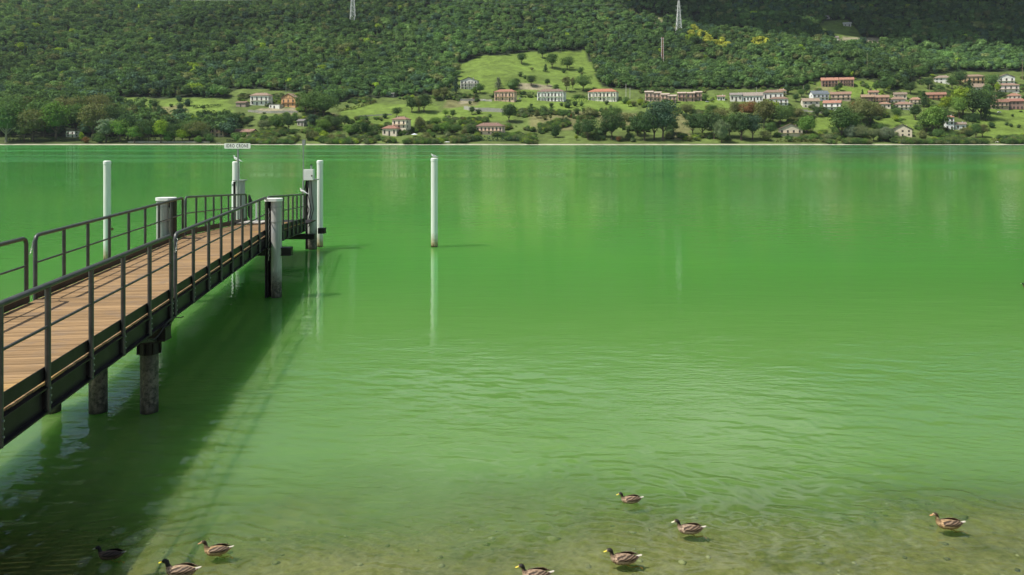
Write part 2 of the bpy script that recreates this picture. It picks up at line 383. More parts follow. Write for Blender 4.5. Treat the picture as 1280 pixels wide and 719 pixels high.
def make_terrain():
    xs = np.concatenate([np.arange(-1900, -900, 30), np.arange(-900, 900, 6), np.arange(900, 1901, 30)])
    ys = np.concatenate([np.arange(794, 830, 2.0), np.arange(830, 1300, 6), np.arange(1300, 1800, 12), np.arange(1800, 3201, 50)])
    nx, ny = len(xs), len(ys)
    v = np.zeros((ny, nx, 3)); cls = np.zeros((ny, nx, 3))
    green = lin('#6f8f2e'); 
    C_for = np.array((0.028, 0.042, 0.016)); C_grass = np.array((0.115, 0.162, 0.038)); C_bright = np.array((0.150, 0.225, 0.038)); C_dry = np.array((0.190, 0.190, 0.075)); C_bare = np.array((0.30, 0.27, 0.17)); C_sand = np.array((0.50, 0.47, 0.36))
    for j, y in enumerate(ys):
        for i, x in enumerate(xs):
            z = Hc(x, y); v[j, i] = (x, y, z)
            c = C_for
            if y < 1700 and abs(x) < 900:
                px, py = project((x, y, z)); n = noise.noise(Vector((x * 0.02, y * 0.02, 0)))
                px += 3 * n; py += 2 * n
                if inpoly(px, py, SETTLED) or inpoly(px, py, LEFTMEADOW):
                    c = C_grass * (1 + 0.35 * n)
                    if any(inpoly(px, py, P) for P in BRIGHT): c = C_bright * (1 + 0.25 * n)
                    if any(inpoly(px, py, P) for P in DRY): c = C_dry * (1 + 0.25 * n)
                for P in CLEARINGS:
                    if inpoly(px, py, P): c = C_bright * 0.8
                if any(inpoly(px, py, P) for P in BARE): c = C_bare
            if y < 860 and c is C_for: c = C_grass * 0.6
            if z < 0.9: c = C_sand
            cls[j, i] = c
    me = mesh_np('hillside', v.reshape(-1, 3), grid_faces(nx, ny), None, True)
    a = me.color_attributes.new('ground', 'FLOAT_COLOR', 'POINT')
    a.data.foreach_set('color', np.concatenate([cls.reshape(-1, 3), np.ones((nx*ny, 1))], 1).astype(np.float32).ravel())
    t = NT('hill_ground'); p = t.coord('Object')
    at_ = t.n('Attribute', attribute_name='ground')
    n1 = t.ramp(t.noise(0.09, 6, p, 0.65), [(0.3, 0.55), (0.7, 1.2)]); n2 = t.ramp(t.noise(0.7, 5, p, 0.7), [(0.35, 0.72), (0.65, 1.2)])
    c = t.mix(1.0, t.mix(1.0, at_.outputs['Color'], n1, 'MULTIPLY'), n2, 'MULTIPLY')
    me.materials.append(t.done(t.bsdf(c, 0.95, 0, t.bump(t.noise(0.5, 5, p), 0.6, 0.8), 0.2)))
    o = bpy.data.objects.new('hillside', me); col.objects.link(o); tag(o, kind='structure')
make_terrain()

# ------------------------------------------------------------------ ducks are placed early: their wakes shape the water
DUCKS = [  # bill-to-tail centre px, waterline py, length m, kind, label
    (787.5, 627.5, 0.42, 'drake', 'farthest brown duck of the front group swimming left, yellow bill, pale flanks', 4),
    (861, 665.0, 0.485, 'pale', 'brown duck with dark cap and pale whitish bill, right of the yellow billed ones', -2),
    (778.5, 702.5, 0.505, 'drake', 'brown duck with yellow bill paddling, one orange foot trailing behind it', 2),
    (668.5, 722.5, 0.49, 'drake', 'yellow billed brown duck cut by the bottom edge, left of the paddling one', 0),
    (1184.5, 658.5, 0.49, 'hen', 'mottled hen duck with light face and orange bill, alone far right', -5),
    (270, 691.5, 0.46, 'hen', 'upright tan hen duck with pale neck and dark crown, near the pier shadow', 8),
    (225, 718.0, 0.54, 'bold', 'large duck with dark head, vivid yellow bill and purple brown neck, at bottom left', 0),
    (137, 697.0, 0.43, 'dark', 'dark duck swimming in the deep shade of the pier, pale bill tip', 3),
    (136, 741.0, 0.45, 'dark', 'duck of which only the dark head shows at the bottom edge in shade', 0),
    (1284, 359.5, 0.5, 'dark', 'small distant dark duck just entering at the right edge of the lake', 0)]

def make_water():
    fx = 0.055
    xs = np.concatenate([-np.geomspace(1900, 12.2, 60), np.arange(-12, 12.01, fx), np.geomspace(12.2, 1900, 60)])
    ys = np.concatenate([np.arange(6.5, 24, 0.05), np.geomspace(24, 803, 130)])
    X, Y = np.meshgrid(xs, ys); Z = np.zeros_like(X)
    fade = np.clip((24 - Y) / 6, 0, 1) * np.clip((12 - np.abs(X)) / 2, 0, 1)
    rg = np.random.default_rng(3)
    def field(k, n_, amp, ang0, spread):
        out = np.zeros_like(X)
        for i in range(n_):
            a = ang0 + rg.normal() * spread; kk = k * rg.uniform(0.7, 1.4); ph = rg.uniform(0, 6.28)
            out += np.sin(kk * (X * math.cos(a) + Y * math.sin(a)) + ph + 0.8 * np.sin(0.5 * X + ph) + 0.6 * np.sin(0.7 * Y - ph))
        return out * amp / math.sqrt(n_)
    patch = 0.5 + 0.5 * np.sin(0.55 * X + 1.3 * np.sin(0.45 * Y + 1.0) + 2.0) * np.sin(0.38 * Y + 0.9 * np.sin(0.5 * X) + 0.6)
    patch = np.clip(0.15 + 1.1 * patch, 0, 1)
    near = np.clip((21 - Y) / 9, 0, 1)
    Z += patch * near * (field(8.5, 8, 0.0125, 1.35, 0.32) + field(19, 9, 0.0066, 1.45, 0.42))
    Z += 0.4 * near * field(2.6, 5, 0.010, 1.4, 0.4)
    for (px, py, L, kd, lb, rz) in DUCKS[:9]:
        p = at(px, py); dx, dy = X - (p.x - 0.1), Y - p.y; r = np.hypot(dx, dy)
        ring = np.exp(-((r - 0.9) / 1.1) ** 2) * np.sin(2 * PI * r / 0.34 + 1)
        back = np.clip(dx / 1.5, 0, 1) * np.exp(-np.clip(dx, 0, 9) / 3.5)
        vw = np.exp(-((np.abs(dy) - 0.33 * dx) / 0.28) ** 2) * back * np.sin(2 * PI * (dx * 0.9 + np.abs(dy) * 1.8) / 0.42)
        Z += 0.0062 * ring + 0.012 * vw
    Z *= fade
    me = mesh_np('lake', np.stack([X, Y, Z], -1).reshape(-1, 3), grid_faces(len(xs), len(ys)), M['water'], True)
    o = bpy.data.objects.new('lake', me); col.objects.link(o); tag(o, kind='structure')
    # bed and the near bank the camera stands on
    ys = np.concatenate([np.arange(-60, -2, 6), np.arange(-2, 30, 0.4), np.geomspace(30, 798, 30)])
    xs = np.concatenate([-np.geomspace(1500, 26, 14), np.arange(-25, 25.1, 0.5), np.geomspace(26, 1500, 14)])
    X, Y = np.meshgrid(xs, ys)
    prof = np.interp(Y, [-60, -9, -8, -2, 0.2, 1.4, 6.8, 10, 14, 20, 30, 80, 820], [4.2, 4.15, 2.3, 2.25, 2.15, 0.7, -0.02, -0.10, -0.22, -1.2, -2.6, -6, -6])
    Z = prof + 0.022 * np.sin(X * 1.7 + np.sin(Y * 1.3)) * np.sin(Y * 2.1 + np.sin(X)) 
    me = mesh_np('shore_ground', np.stack([X, Y, Z], -1).reshape(-1, 3), grid_faces(len(xs), len(ys)), M['bed'], True)
    o = bpy.data.objects.new('shore_ground', me); col.objects.link(o); tag(o, kind='structure')
make_water()

# ------------------------------------------------------------------ trees
def ico(sub=1):
    import bmesh
    bm = bmesh.new(); bmesh.ops.create_icosphere(bm, subdivisions=sub, radius=1.0)
    v = np.array([p.co[:] for p in bm.verts]); f = np.array([[q.index for q in p.verts] for p in bm.faces]); bm.free(); return v, f
ICO1, ICO2 = ico(1), ico(2)
def crown_np(seed, w, zc, hz, nclump, nleaf, leaf, shape='round', core=0.72, rag=1.1):
    """unit-height crown: leaf cards over many clumps round a dark lumpy core. returns tri verts/faces"""
    r = np.random.default_rng(seed); V = []; Fc = []; off = 0
    iv, fv = ICO2
    lump = 1 + 0.18 * np.sin(iv[:, 0] * 4 + seed) * np.sin(iv[:, 1] * 5 + 1) + 0.12 * np.sin(iv[:, 2] * 7 + seed)
    cv = iv * lump[:, None] * np.array([w/2 * core, w/2 * core, hz * core]) + np.array([0, 0, zc])
    if shape == 'cone': cv[:, :2] *= np.clip((1.02 - (cv[:, 2:3] - (zc - hz)) / (2*hz)), 0.05, 1)
    V.append(cv); Fc.append(fv); off += len(cv)
    for c in range(nclump):
        d = r.normal(size=3); d /= np.linalg.norm(d)
        if d[2] < -0.55: d[2] *= -1
        rad = r.uniform(0.55, 0.98)
        cc = d * rad * np.array([w/2, w/2, hz])
        cr_ = r.uniform(0.13, 0.24) * w * (1.25 if d[2] > 0.3 else 1)
        if shape == 'cone':
            tz = r.uniform(0, 1); a = r.uniform(0, 6.28); rr = (1 - tz) * w/2 * r.uniform(0.6, 1)
            cc = np.array([math.cos(a) * rr, math.sin(a) * rr, (tz * 2 - 1) * hz]); cr_ = 0.07 + 0.10 * (1 - tz) * w * 2
        cc = cc + np.array([0, 0, zc])
        n = max(6, int(nleaf * (cr_ / (0.18 * w)) ** 2)) if shape != 'cone' else nleaf
        dd = r.normal(size=(n, 3)); dd /= np.linalg.norm(dd, axis=1)[:, None]
        dd[:, 2] = np.where(dd[:, 2] < -0.3, -dd[:, 2], dd[:, 2])
        pos = cc + dd * cr_ * r.uniform(0.70, rag, (n, 1)) * np.array([1, 1, 0.85])
        nr = dd + r.normal(size=(n, 3)) * 0.35; nr /= np.linalg.norm(nr, axis=1)[:, None]
        if shape == 'willow': nr[:, 2] *= 0.3; nr /= np.linalg.norm(nr, axis=1)[:, None]
        t1 = np.cross(nr, r.normal(size=(n, 3))); t1 /= np.linalg.norm(t1, axis=1)[:, None]; t2 = np.cross(nr, t1)
        sz = leaf * r.uniform(0.6, 1.3, (n, 1)); asp = 2.2 if shape == 'willow' else 1.0
        if shape == 'willow': t2 = np.tile([0, 0, 1.0], (n, 1)) + 0.2 * t2
        a = pos - t1 * sz * 0.5; b = pos - t2 * sz * 0.5 * asp; c_ = pos + t1 * sz * 0.55; d_ = pos + t2 * sz * 0.5 * asp
        q = np.stack([a, b, c_, d_], 1).reshape(-1, 3); base = off + np.arange(n)[:, None] * 4
        V.append(q); Fc.append(np.concatenate([base + [0, 1, 2], base + [0, 2, 3]], 0)); off += len(q)
    v = np.concatenate(V); f = np.concatenate(Fc); return v, f
def crown_mesh(name, *a, **k):
    v, f = crown_np(*a, **k); me = mesh_np(name, v, f, M['leaf'], False); return me
def trunk_mesh(seed, h0, r0, limbs=5, spread=0.2, mat=None):
    r = random.Random(seed); b = MB()
    b.tube([(0, 0, -0.08), (0.01, 0, h0 * 0.5), (0.0, 0.01, h0), (0.02, 0, h0 + 0.2)], [r0 * 1.4, r0, r0 * 0.75, r0 * 0.4], 7)
    for i in range(limbs):
        a = i * 6.28 / limbs + r.uniform(-.4, .4); z = h0 * r.uniform(0.75, 1.15)
        b.tube([(0, 0, z), (math.cos(a) * spread * .5, math.sin(a) * spread * .5, z + 0.10), (math.cos(a) * spread, math.sin(a) * spread, z + 0.27)], [r0 * .55, r0 * .35, r0 * .12], 5)
    me = bpy.data.meshes.new('trunk'); me.from_pydata(b.v, [], b.f); me.materials.append(mat or M['bark']); return me

def make_stones():
    iv, fv = ICO1; V, Fq, off = [], [], 0; r = np.random.default_rng(8)
    for k in range(700):
        x, y = r.uniform(-11, 11), r.uniform(3, 13.5) ; q = r.uniform(.015, .055) * (1.6 if r.random() < .1 else 1)
        z = float(np.interp(y, [1.4, 6.8, 10, 14], [0.7, -0.02, -0.10, -0.22])) + 0.022 * math.sin(x * 1.7 + math.sin(y * 1.3)) * math.sin(y * 2.1 + math.sin(x))
        V.append(iv * (1 + .2 * r.normal(size=(len(iv), 1))) * np.array([q * r.uniform(.8, 1.6), q, q * .45]) + np.array([x, y, z])); Fq.append(fv + off); off += len(iv)
    t = NT('lake_stone'); c = t.ramp(t.n('NewGeometry').outputs['Random Per Island'], [(0, (.10, .09, .06)), (.5, (.26, .23, .17)), (1, (.46, .42, .34))])
    me = mesh_np('shore_stones', np.concatenate(V), np.concatenate(Fq), t.done(t.bsdf(c, .85)), True)
    o = bpy.data.objects.new('shore_stones', me); col.objects.link(o); tag(o, 'scattered stones lying on the sandy bed in the shallows', 'stones', kind='stuff')
make_stones()
FOREST = [crown_mesh('forest_crown', 20 + i, w, zc, hz, ncl, 13, 0.085) for i, (w, zc, hz, ncl) in enumerate([(0.78, .60, .38, 20), (0.90, .56, .36, 22), (0.66, .60, .40, 18), (1.0, .54, .34, 24), (0.72, .62, .36, 18)])]
FOREST.append(crown_mesh('forest_crown', 40, 0.42, .52, .50, 26, 12, 0.07, shape='cone'))
KINDS = {
    'broadleaf_tree': [(crown_mesh('crown', 60 + i, w, .60, .39, 44, 40, 0.042, core=.6, rag=1.32), trunk_mesh(i, .26, .030)) for i, w in enumerate((0.80, 0.95, 0.70))],
    'spreading_tree': [(crown_mesh('crown', 70 + i, 1.25, .62, .36, 52, 40, 0.045, core=.6, rag=1.32), trunk_mesh(5 + i, .30, .032, 6, .3)) for i in range(2)],
    'slender_tree': [(crown_mesh('crown', 80 + i, 0.48, .58, .42, 34, 32, 0.042, core=.6, rag=1.32), trunk_mesh(8 + i, .2, .022, 4, .1)) for i in range(2)],
    'conifer_tree': [(crown_mesh('crown', 90, 0.45, .52, .50, 60, 22, 0.04, shape='cone'), trunk_mesh(11, .2, .022, 2, .05))],
    'willow_tree': [(crown_mesh('crown', 95, 1.0, .52, .46, 48, 40, 0.05, shape='willow'), trunk_mesh(12, .3, .035, 5, .22))],
    'leafy_bush': [(crown_mesh('crown', 100 + i, 1.3, .42, .52, 20, 30, 0.075, core=.65, rag=1.3), trunk_mesh(14 + i, .1, .03, 3, .2)) for i in range(3)]}
TINTS = {'dark green': (0.067, 0.118, 0.046), 'mid green': (0.105, 0.179, 0.058), 'fresh green': (0.154, 0.262, 0.061), 'olive green': (0.173, 0.192, 0.077), 'yellow green': (0.256, 0.346, 0.045),
         'bright yellow': (0.44, 0.44, 0.08), 'silvery green': (0.205, 0.256, 0.166), 'rusty brown': (0.256, 0.141, 0.064), 'blue green': (0.079, 0.134, 0.082), 'grey green': (0.175, 0.215, 0.110)}
LANDMARKS = []      # (px, py, short name)
TREES = []          # (object, px, py, height px, kind words, tint words)
KW = {'broadleaf_tree': 'round tree', 'spreading_tree': 'spreading tree', 'slender_tree': 'slender tree', 'conifer_tree': 'pointed conifer', 'willow_tree': 'drooping willow', 'leafy_bush': 'bush'}
_kc = {}
def tree(kind, px, py, hpx, tint, wf=1.0, pale=False):
    p = ray_ground(px, py); h = hpx * p.y / F
    i = _kc.get(kind, 0); _kc[kind] = i + 1
    cm, tm = KINDS[kind][i % len(KINDS[kind])]
    root = empty(kind, p - Vector((0, 0, 0.02 * h)), random.uniform(0, 6.28)); root.scale = (h * wf, h * wf, h)
    c = TINTS[tint]; j = random.uniform(0.88, 1.12)
    cr_ = bpy.data.objects.new('crown', cm); cr_.parent = root; col.objects.link(cr_)
    cr_['tint'] = (c[0] * j * random.uniform(.94, 1.06), c[1] * j, c[2] * j, 1.0)
    tr_ = bpy.data.objects.new('trunk', tm); tr_.parent = root; col.objects.link(tr_)
    if pale:
        tr_.data = tm.copy(); tr_.data.materials[0] = M['bark_pale']
    TREES.append((root, px, py, hpx, kind, tint)); return root

def make_forest():
    pts = []; sc_ = []; ti = []; ix = []; rt = []
    r = random.Random(5); greens = [TINTS['dark green'], TINTS['mid green'], (0.088, 0.145, 0.055), TINTS['olive green'], (0.130, 0.200, 0.066), TINTS['rusty brown'], TINTS['blue green'], TINTS['yellow green']]
    wts = [18, 26, 26, 7, 15, 0.0, 10, 0.5]
    yellow = [(870,45),(880,50),(888,55),(897,60),(905,62),(945,58),(955,60),(240,92)]
    y = 803.0
    while y < 1860:
        st = 7.6 if y < 1100 else 8.8; xm = 0.80 * y + 100; x = -xm
        while x < xm:
            X = x + r.uniform(-.6, .6) * st; Y = y + r.uniform(-.45, .45) * st; x += st
            z = Hc(X, Y); px, py = project((X, Y, z)); n = noise.noise(Vector((X * 0.02, Y * 0.02, 0)))
            if inpoly(px + 3*n, py + 2*n, SETTLED) or inpoly(px + 3*n, py + 2*n, LEFTMEADOW) or any(inpoly(px, py, P) for P in CLEARINGS): continue
            if z < 1.4: continue
            if py > 172 and -30 < px < 292: continue
            if abs(px - 88) < 12 and 158 < py < 178: continue
            hgt = r.uniform(8, 15.5) * (1.3 if r.random() < .15 else 1)
            if py > 118 and px < 290: hgt *= 1.15
            if px > 290 and py > 110: hgt *= 0.8
            sp = noise.noise(Vector((X * 0.006, Y * 0.006, 5)))
            w2 = list(wts)
            if sp > 0.15: w2[4] *= 2.4; w2[7] *= 2.5; w2[3] *= 1.5
            if sp < -0.15: w2[0] *= 2.0; w2[6] *= 1.8
            c = r.choices(greens, w2)[0]
            for (a, b) in yellow:
                if abs(px - a) < 7 and abs(py - b) < 4 and r.random() < .7: c = TINTS['bright yellow'] if a > 300 else TINTS['yellow green']
            big_ = noise.noise(Vector((X * 0.0045, Y * 0.0045, 11))) ; j = r.uniform(.74, 1.26) * 1.22 * (1 + .5 * big_); c = (c[0] * .96, c[1] * 1.0, c[2] * 1.0)
            pts.append((X, Y, z - 0.6)); sc_.append((hgt * r.uniform(.9, 1.2), hgt * r.uniform(.9, 1.2), hgt)); ti.append((c[0]*j, c[1]*j, c[2]*j, 1))
            ix.append(r.choices(range(6), [3, 3, 3, 2, 3, 1.2])[0]); rt.append((0, 0, r.uniform(0, 6.28)))
        y += st * 0.95
    scatter('forest', pts, sc_, ti, ix, FOREST, 'dense mixed forest covering the whole mountainside above the village', 'forest')
def scatter(name, pts, sc_, ti, ix, meshes, label, cat):
    rt = [(0, 0, random.uniform(0, 6.28)) for _ in pts]
    protos = bpy.data.collections.new(name + '_crowns')
    for i, me in enumerate(meshes): protos.objects.link(bpy.data.objects.new(name + '_crown_%s' % 'abcdef'[i], me))
    me = bpy.data.meshes.new(name); n = len(pts); me.vertices.add(n); me.vertices.foreach_set('co', np.array(pts, dtype=np.float32).ravel())
    for nm, typ, arr, key in (('sc', 'FLOAT_VECTOR', sc_, 'vector'), ('rt', 'FLOAT_VECTOR', rt, 'vector'), ('tint', 'FLOAT_COLOR', ti, 'color'), ('ix', 'INT', ix, 'value')):
        a = me.attributes.new(nm, typ, 'POINT'); a.data.foreach_set(key, np.array(arr, dtype=np.int32 if typ == 'INT' else np.float32).ravel())
    o = bpy.data.objects.new(name, me); col.objects.link(o); tag(o, label, cat, kind='stuff')
    g = bpy.data.node_groups.new(name + '_nodes', 'GeometryNodeTree')
    g.interface.new_socket('Geometry', in_out='INPUT', socket_type='NodeSocketGeometry'); g.interface.new_socket('Geometry', in_out='OUTPUT', socket_type='NodeSocketGeometry')
    N, Lk = g.nodes, g.links
    gi, go = N.new('NodeGroupInput'), N.new('NodeGroupOutput'); ci = N.new('GeometryNodeCollectionInfo'); ci.inputs['Collection'].default_value = protos
    ci.inputs['Separate Children'].default_value = True; ci.inputs['Reset Children'].default_value = True
    ip = N.new('GeometryNodeInstanceOnPoints'); ip.inputs['Pick Instance'].default_value = True
    def att(nm, dt):
        a = N.new('GeometryNodeInputNamedAttribute'); a.data_type = dt; a.inputs['Name'].default_value = nm; return a.outputs['Attribute']
    Lk.new(gi.outputs[0], ip.inputs['Points']); Lk.new(ci.outputs[0], ip.inputs['Instance']); Lk.new(att('ix', 'INT'), ip.inputs['Instance Index'])
    Lk.new(att('sc', 'FLOAT_VECTOR'), ip.inputs['Scale']); 
    e2r = N.new('FunctionNodeEulerToRotation'); Lk.new(att('rt', 'FLOAT_VECTOR'), e2r.inputs[0]); Lk.new(e2r.outputs[0], ip.inputs['Rotation'])
    Lk.new(ip.outputs[0], go.inputs[0])
    m = o.modifiers.new('scatter', 'NODES'); m.node_group = g
    print(name, n)
make_forest()

def make_scrub():
    """garden plants, scrub and rough growth that nobody could count, over the settled slope"""
    r = random.Random(9); pts, sc_, ti, ix = [], [], [], []
    cols = [TINTS[k] for k in ('dark green', 'mid green', 'olive green', 'fresh green', 'grey green', 'yellow green')]
    for _ in range(60000):
        y = 806 + (r.random() ** 1.3) * 330; x = r.uniform(-.36, .70) * y
        z = Hc(x, y); px, py = project((x, y, z))
        if not inpoly(px, py, SETTLED): continue
        n = noise.noise(Vector((x * 0.028, y * 0.028, 9))) + .5 * noise.noise(Vector((x * .09, y * .09, 2)))
        thr = .17
        if any(inpoly(px, py, P) for P in BRIGHT): thr = .60
        if py > 150 and (px < 600 or px > 1000): thr -= .12
        if py > 160 and 640 < px < 1000: thr += .15
        if n < thr or any(inpoly(px, py, P) for P in BARE): continue
        if any(abs(px - lx) < 11 and -4 < py - ly < 10 for (lx, ly, _) in LANDMARKS): 
            if r.random() < .8: continue
        h = r.uniform(1.2, 4.2) * (1.3 if py > 150 else 1); j = r.uniform(.75, 1.25); c = r.choices(cols, [5, 6, 4, 4, 2, 1.5])[0]
        pts.append((x, y, z - .2)); sc_.append((h * r.uniform(.8, 1.3),) * 2 + (h,)); ti.append((c[0]*j, c[1]*j, c[2]*j, 1)); ix.append(r.choice([0, 1, 1, 2]))
        if len(pts) > 9000: break
    return scatter('scrub', pts, sc_, ti, ix, [KINDS['leafy_bush'][i][0] for i in range(3)], 'low scrub and garden plants spread over the inhabited slope', 'scrub')


# ------------------------------------------------------------------ houses
def slab_roof(b, w, d, z0, rise, over, typ, th=0.35):
    x, y = w/2 + over, d/2 + over
    if typ == 'hip':
        r_ = max(0.3, x - y)
        top = [(-x,-y,z0),(x,-y,z0),(x,y,z0),(-x,y,z0),(-r_,0,z0+rise),(r_,0,z0+rise)]
        b.add(top + [(-x,-y,z0-th),(x,-y,z0-th),(x,y,z0-th),(-x,y,z0-th)], [(0,1,5,4),(1,2,5),(2,3,4,5),(3,0,4),(9,8,7,6),(0,6,7,1),(1,7,8,2),(2,8,9,3),(3,9,6,0)])
    elif typ == 'gable_side':
        b.add([(-x,-y,z0),(x,-y,z0),(x,0,z0+rise),(-x,0,z0+rise),(x,y,z0),(-x,y,z0)] + [(-x,-y,z0-th),(x,-y,z0-th),(x,0,z0+rise-th),(-x,0,z0+rise-th),(x,y,z0-th),(-x,y,z0-th)],
              [(0,1,2,3),(3,2,4,5),(9,8,7,6),(11,10,8,9),(0,6,7,1),(5,4,10,11),(1,7,8,2),(2,8,10,4),(0,3,9,6),(3,5,11,9)])
    elif typ == 'gable_front':
        b.add([(-x,-y,z0),(-x,y,z0),(0,y,z0+rise),(0,-y,z0+rise),(x,y,z0),(x,-y,z0)] + [(-x,-y,z0-th),(-x,y,z0-th),(0,y,z0+rise-th),(0,-y,z0+rise-th),(x,y,z0-th),(x,-y,z0-th)],
              [(0,3,2,1),(3,5,4,2),(6,7,8,9),(9,8,10,11),(0,6,9,3),(3,9,11,5),(1,2,8,7),(2,4,10,8),(0,1,7,6),(5,11,10,4)])
    else: b.box((0, 0, z0), (2*x, 2*y, th))
def house(name, label, short, cx, py, wpx, hpx, wall, roof, typ='hip', floors=2, nx=5, balcony=(), rise=0.28, yaw=0.0, chim=1, arches=False, trim='#7d6a5a', dark_gable=False, cat='house', depth=0.6, timber=False, group=None, pillars=0):
    p = ray_ground(cx, py); k = p.y / F; w, h = wpx * k, hpx * k; d = w * depth if w < 22 else w * 0.42
    root = empty(name, (p.x, p.y + d * 0.5, p.z), yaw - 0.30); tag(root, label, cat, group)
    LANDMARKS.append((cx, py - hpx / 2, short))
    wm, rm, tm = house_mat('wall', wall), house_mat('roof', roof), house_mat('trim', trim)
    rs = rise * 1.35 * d if typ != 'gable_front' else rise * 1.2 * w
    over = 0.9 if typ != 'flat' else 0.3
    b = MB()
    if typ == 'gable_front':
        x, y = w/2, d/2
        b.add([(-x,-y,-3),(x,-y,-3),(x,y,-3),(-x,y,-3),(-x,-y,h),(x,-y,h),(x,y,h),(-x,y,h),(0,-y,h+rs*w/(w+2*over)),(0,y,h+rs*w/(w+2*over))],
              [(0,1,5,8,4),(2,3,7,9,6),(1,2,6,5),(3,0,4,7),(4,8,9,7),(8,5,6,9),(0,3,2,1)])
    elif typ == 'gable_side':
        x, y = w/2, d/2
        b.add([(-x,-y,-3),(x,-y,-3),(x,y,-3),(-x,y,-3),(-x,-y,h),(x,-y,h),(x,y,h),(-x,y,h),(-x,0,h+rs*.9),(x,0,h+rs*.9)],
              [(0,1,5,4),(1,2,6,9,5),(2,3,7,6),(3,0,4,8,7),(4,5,9,8),(8,9,6,7),(0,3,2,1)])
    else: b.box((0, 0, (h - 3) / 2), (w, d, h + 3))
    b.build('wall', wm, root)
    b = MB(); slab_roof(b, w, d, h + 0.36, rs if typ != 'flat' else 0, over, typ); ro = b.build('roof', rm, root)
    for i in range(chim):
        xx = (-0.25 + 0.5 * i) * w if chim > 1 else 0.22 * w
        zc = h + rs * (0.5 if typ != 'flat' else 0); c = MB().box((xx, -0.1 * d, zc + 0.9), (0.8, 0.8, 2.4)); c.box((xx, -0.1 * d, zc + 2.2), (1.1, 1.1, 0.2)); c.build('chimney', wm, ro)
    fh = h / floors; ww = min(1.6, w / nx * 0.42); wh = fh * 0.46
    wmesh = None
    for fl in range(floors):
        for i in range(nx):
            x = -w/2 + (i + 0.5) * w / nx; z = fl * fh + fh * 0.56
            isdoor = fl in balcony or (fl == 0 and i % 3 == 1)
            hh = fh * 0.7 if isdoor else wh; zz = fl * fh + (hh / 2 + 0.05) if isdoor else z
            if not isdoor and random.random() < .22: continue
            fr = MB().box((0, 0, 0), (ww + 0.3, 0.16, hh + 0.25)).build('door' if isdoor else 'window', tm, root, loc=(x, -d/2 - 0.05, zz))
            MB().box((0, -0.07, 0), (ww, 0.1, hh)).build('pane', M['pane'], fr)
        for s_ in (-1, 1):       # side windows
            fr = MB().box((0, 0, 0), (0.16, 1.5, wh + 0.2)).build('window', tm, root, loc=(s_ * (w/2 + 0.05), -d * 0.15, fl * fh + fh * .56))
            MB().box((s_ * 0.07, 0, 0), (0.1, 1.2, wh)).build('pane', M['pane'], fr)
        if fl in balcony:
            bb = MB().box((0, -d/2 - 0.75, fl * fh - 0.02), (w * 0.94, 1.5, 0.2)).build('balcony', wm, root)
            rb = MB(); rb.box((0, -d/2 - 1.45, fl * fh + 1.0), (w * 0.94, 0.08, 0.1))
            nb = int(w * 0.94 / 0.6)
            for q in range(nb + 1): rb.box((-w * .47 + q * w * .94 / nb, -d/2 - 1.45, fl * fh + 0.53), (0.1, 0.06, 0.86))
            rb.build('balcony_railing', tm, bb)
    if pillars:
        for q in range(pillars + 1):
            MB().box((-w*.46 + q * w * .92 / pillars, -d/2 - 1.25, h/2), (0.5, 0.45, h)).build('pillar', wm, root)
    if timber:
        g = MB()
        for q in (-.3, -.1, .1, .3): g.box((q * w, -d/2 - 0.12, h + rs * (0.5 - abs(q)) * 0.75), (0.25, 0.12, rs * (1 - 2*abs(q)) * 0.9 + .3))
        g.box((0, -d/2 - 0.12, h + 0.1), (w * .95, 0.12, 0.3)); g.build('timber_frame', tm, root)
    return root
T, BR, RD, OR, GY = '#a0826c', '#94745f', '#b07658', '#b47658', '#7d7a74'
house('village_house', 'white two storey house with brown roof left of the orange house', 'the white house by the orange one', 325, 132, 25, 12, '#e4ddd0', T, 'hip', 2, 4, (1,), .25, 0.1)
house('village_house', 'orange house with wide brown gable facing the lake, above the left shore', 'the orange house', 362, 134, 22, 11, '#cc9450', T, 'gable_front', 2, 3, (1,), .22, -.12, timber=True)
house('garage', 'low white garage between the white house and the orange house', 'the low garage', 344, 136, 15, 5, '#e6e0d4', GY, 'flat', 1, 3, (), 0, 0, 0, cat='garage')
house('carport', 'dark low carport with brown roof at the left end of the hillside houses', 'the dark carport', 302, 134, 14, 5, '#9c8878', BR, 'gable_side', 1, 3, (), .15, 0, 0, cat='carport')
house('village_house', 'pink gabled house by the shore left of the jetty name board', 'the pink gabled house', 272, 171, 17, 10, '#c7a98c', GY, 'gable_front', 2, 3, (1,), .22, .15)
house('village_house', 'long low house with red roof behind the jetty name board', 'the long low house', 304, 170, 29, 4.5, '#b3947c', '#9c7460', 'gable_side', 1, 7, (), .22, 0)
house('garden_cabin', 'small grey cabin with pale awning below the orange house', 'the grey cabin', 377, 158, 11, 6, '#a59c90', GY, 'gable_side', 1, 2, (), .3, -.2, 0, cat='cabin')
house('lakeside_villa', 'pale pink lakeside villa with a tall block and stepped lower wing', 'the lakeside villa', 501, 168, 20, 18, '#e0ccb2', '#9c7660', 'hip', 3, 3, (2,), .22, -.1, 2)
house('villa_annex', 'lower front wing of pale villa with red roof, left of its tall block', 'the villa wing', 488, 170, 19, 9, '#e0cdb4', '#a46f57', 'hip', 1, 3, (), .25, .05, 0)
house('timber_chalet', 'chalet with dark roof and white frame facade below the green slope', 'the dark roofed chalet', 587, 112, 22, 11, '#cfcbc0', '#5b5048', 'gable_front', 3, 5, (1, 2), .16, .1, trim='#3a2e26', pillars=4)
house('hillside_villa', 'pink villa with two tiers of red roof beside the white cars', 'the two tier pink villa', 632, 127, 26, 12, '#d6b294', RD, 'hip', 2, 6, (1,), .22, 0, 1, pillars=4)
house('lakeside_villa', 'long pink villa with brown hip roof close above the shore', 'the long pink villa', 613, 169, 34, 11, '#e0bfa5', '#8d6a58', 'hip', 2, 7, (1,), .22, .05, 2)
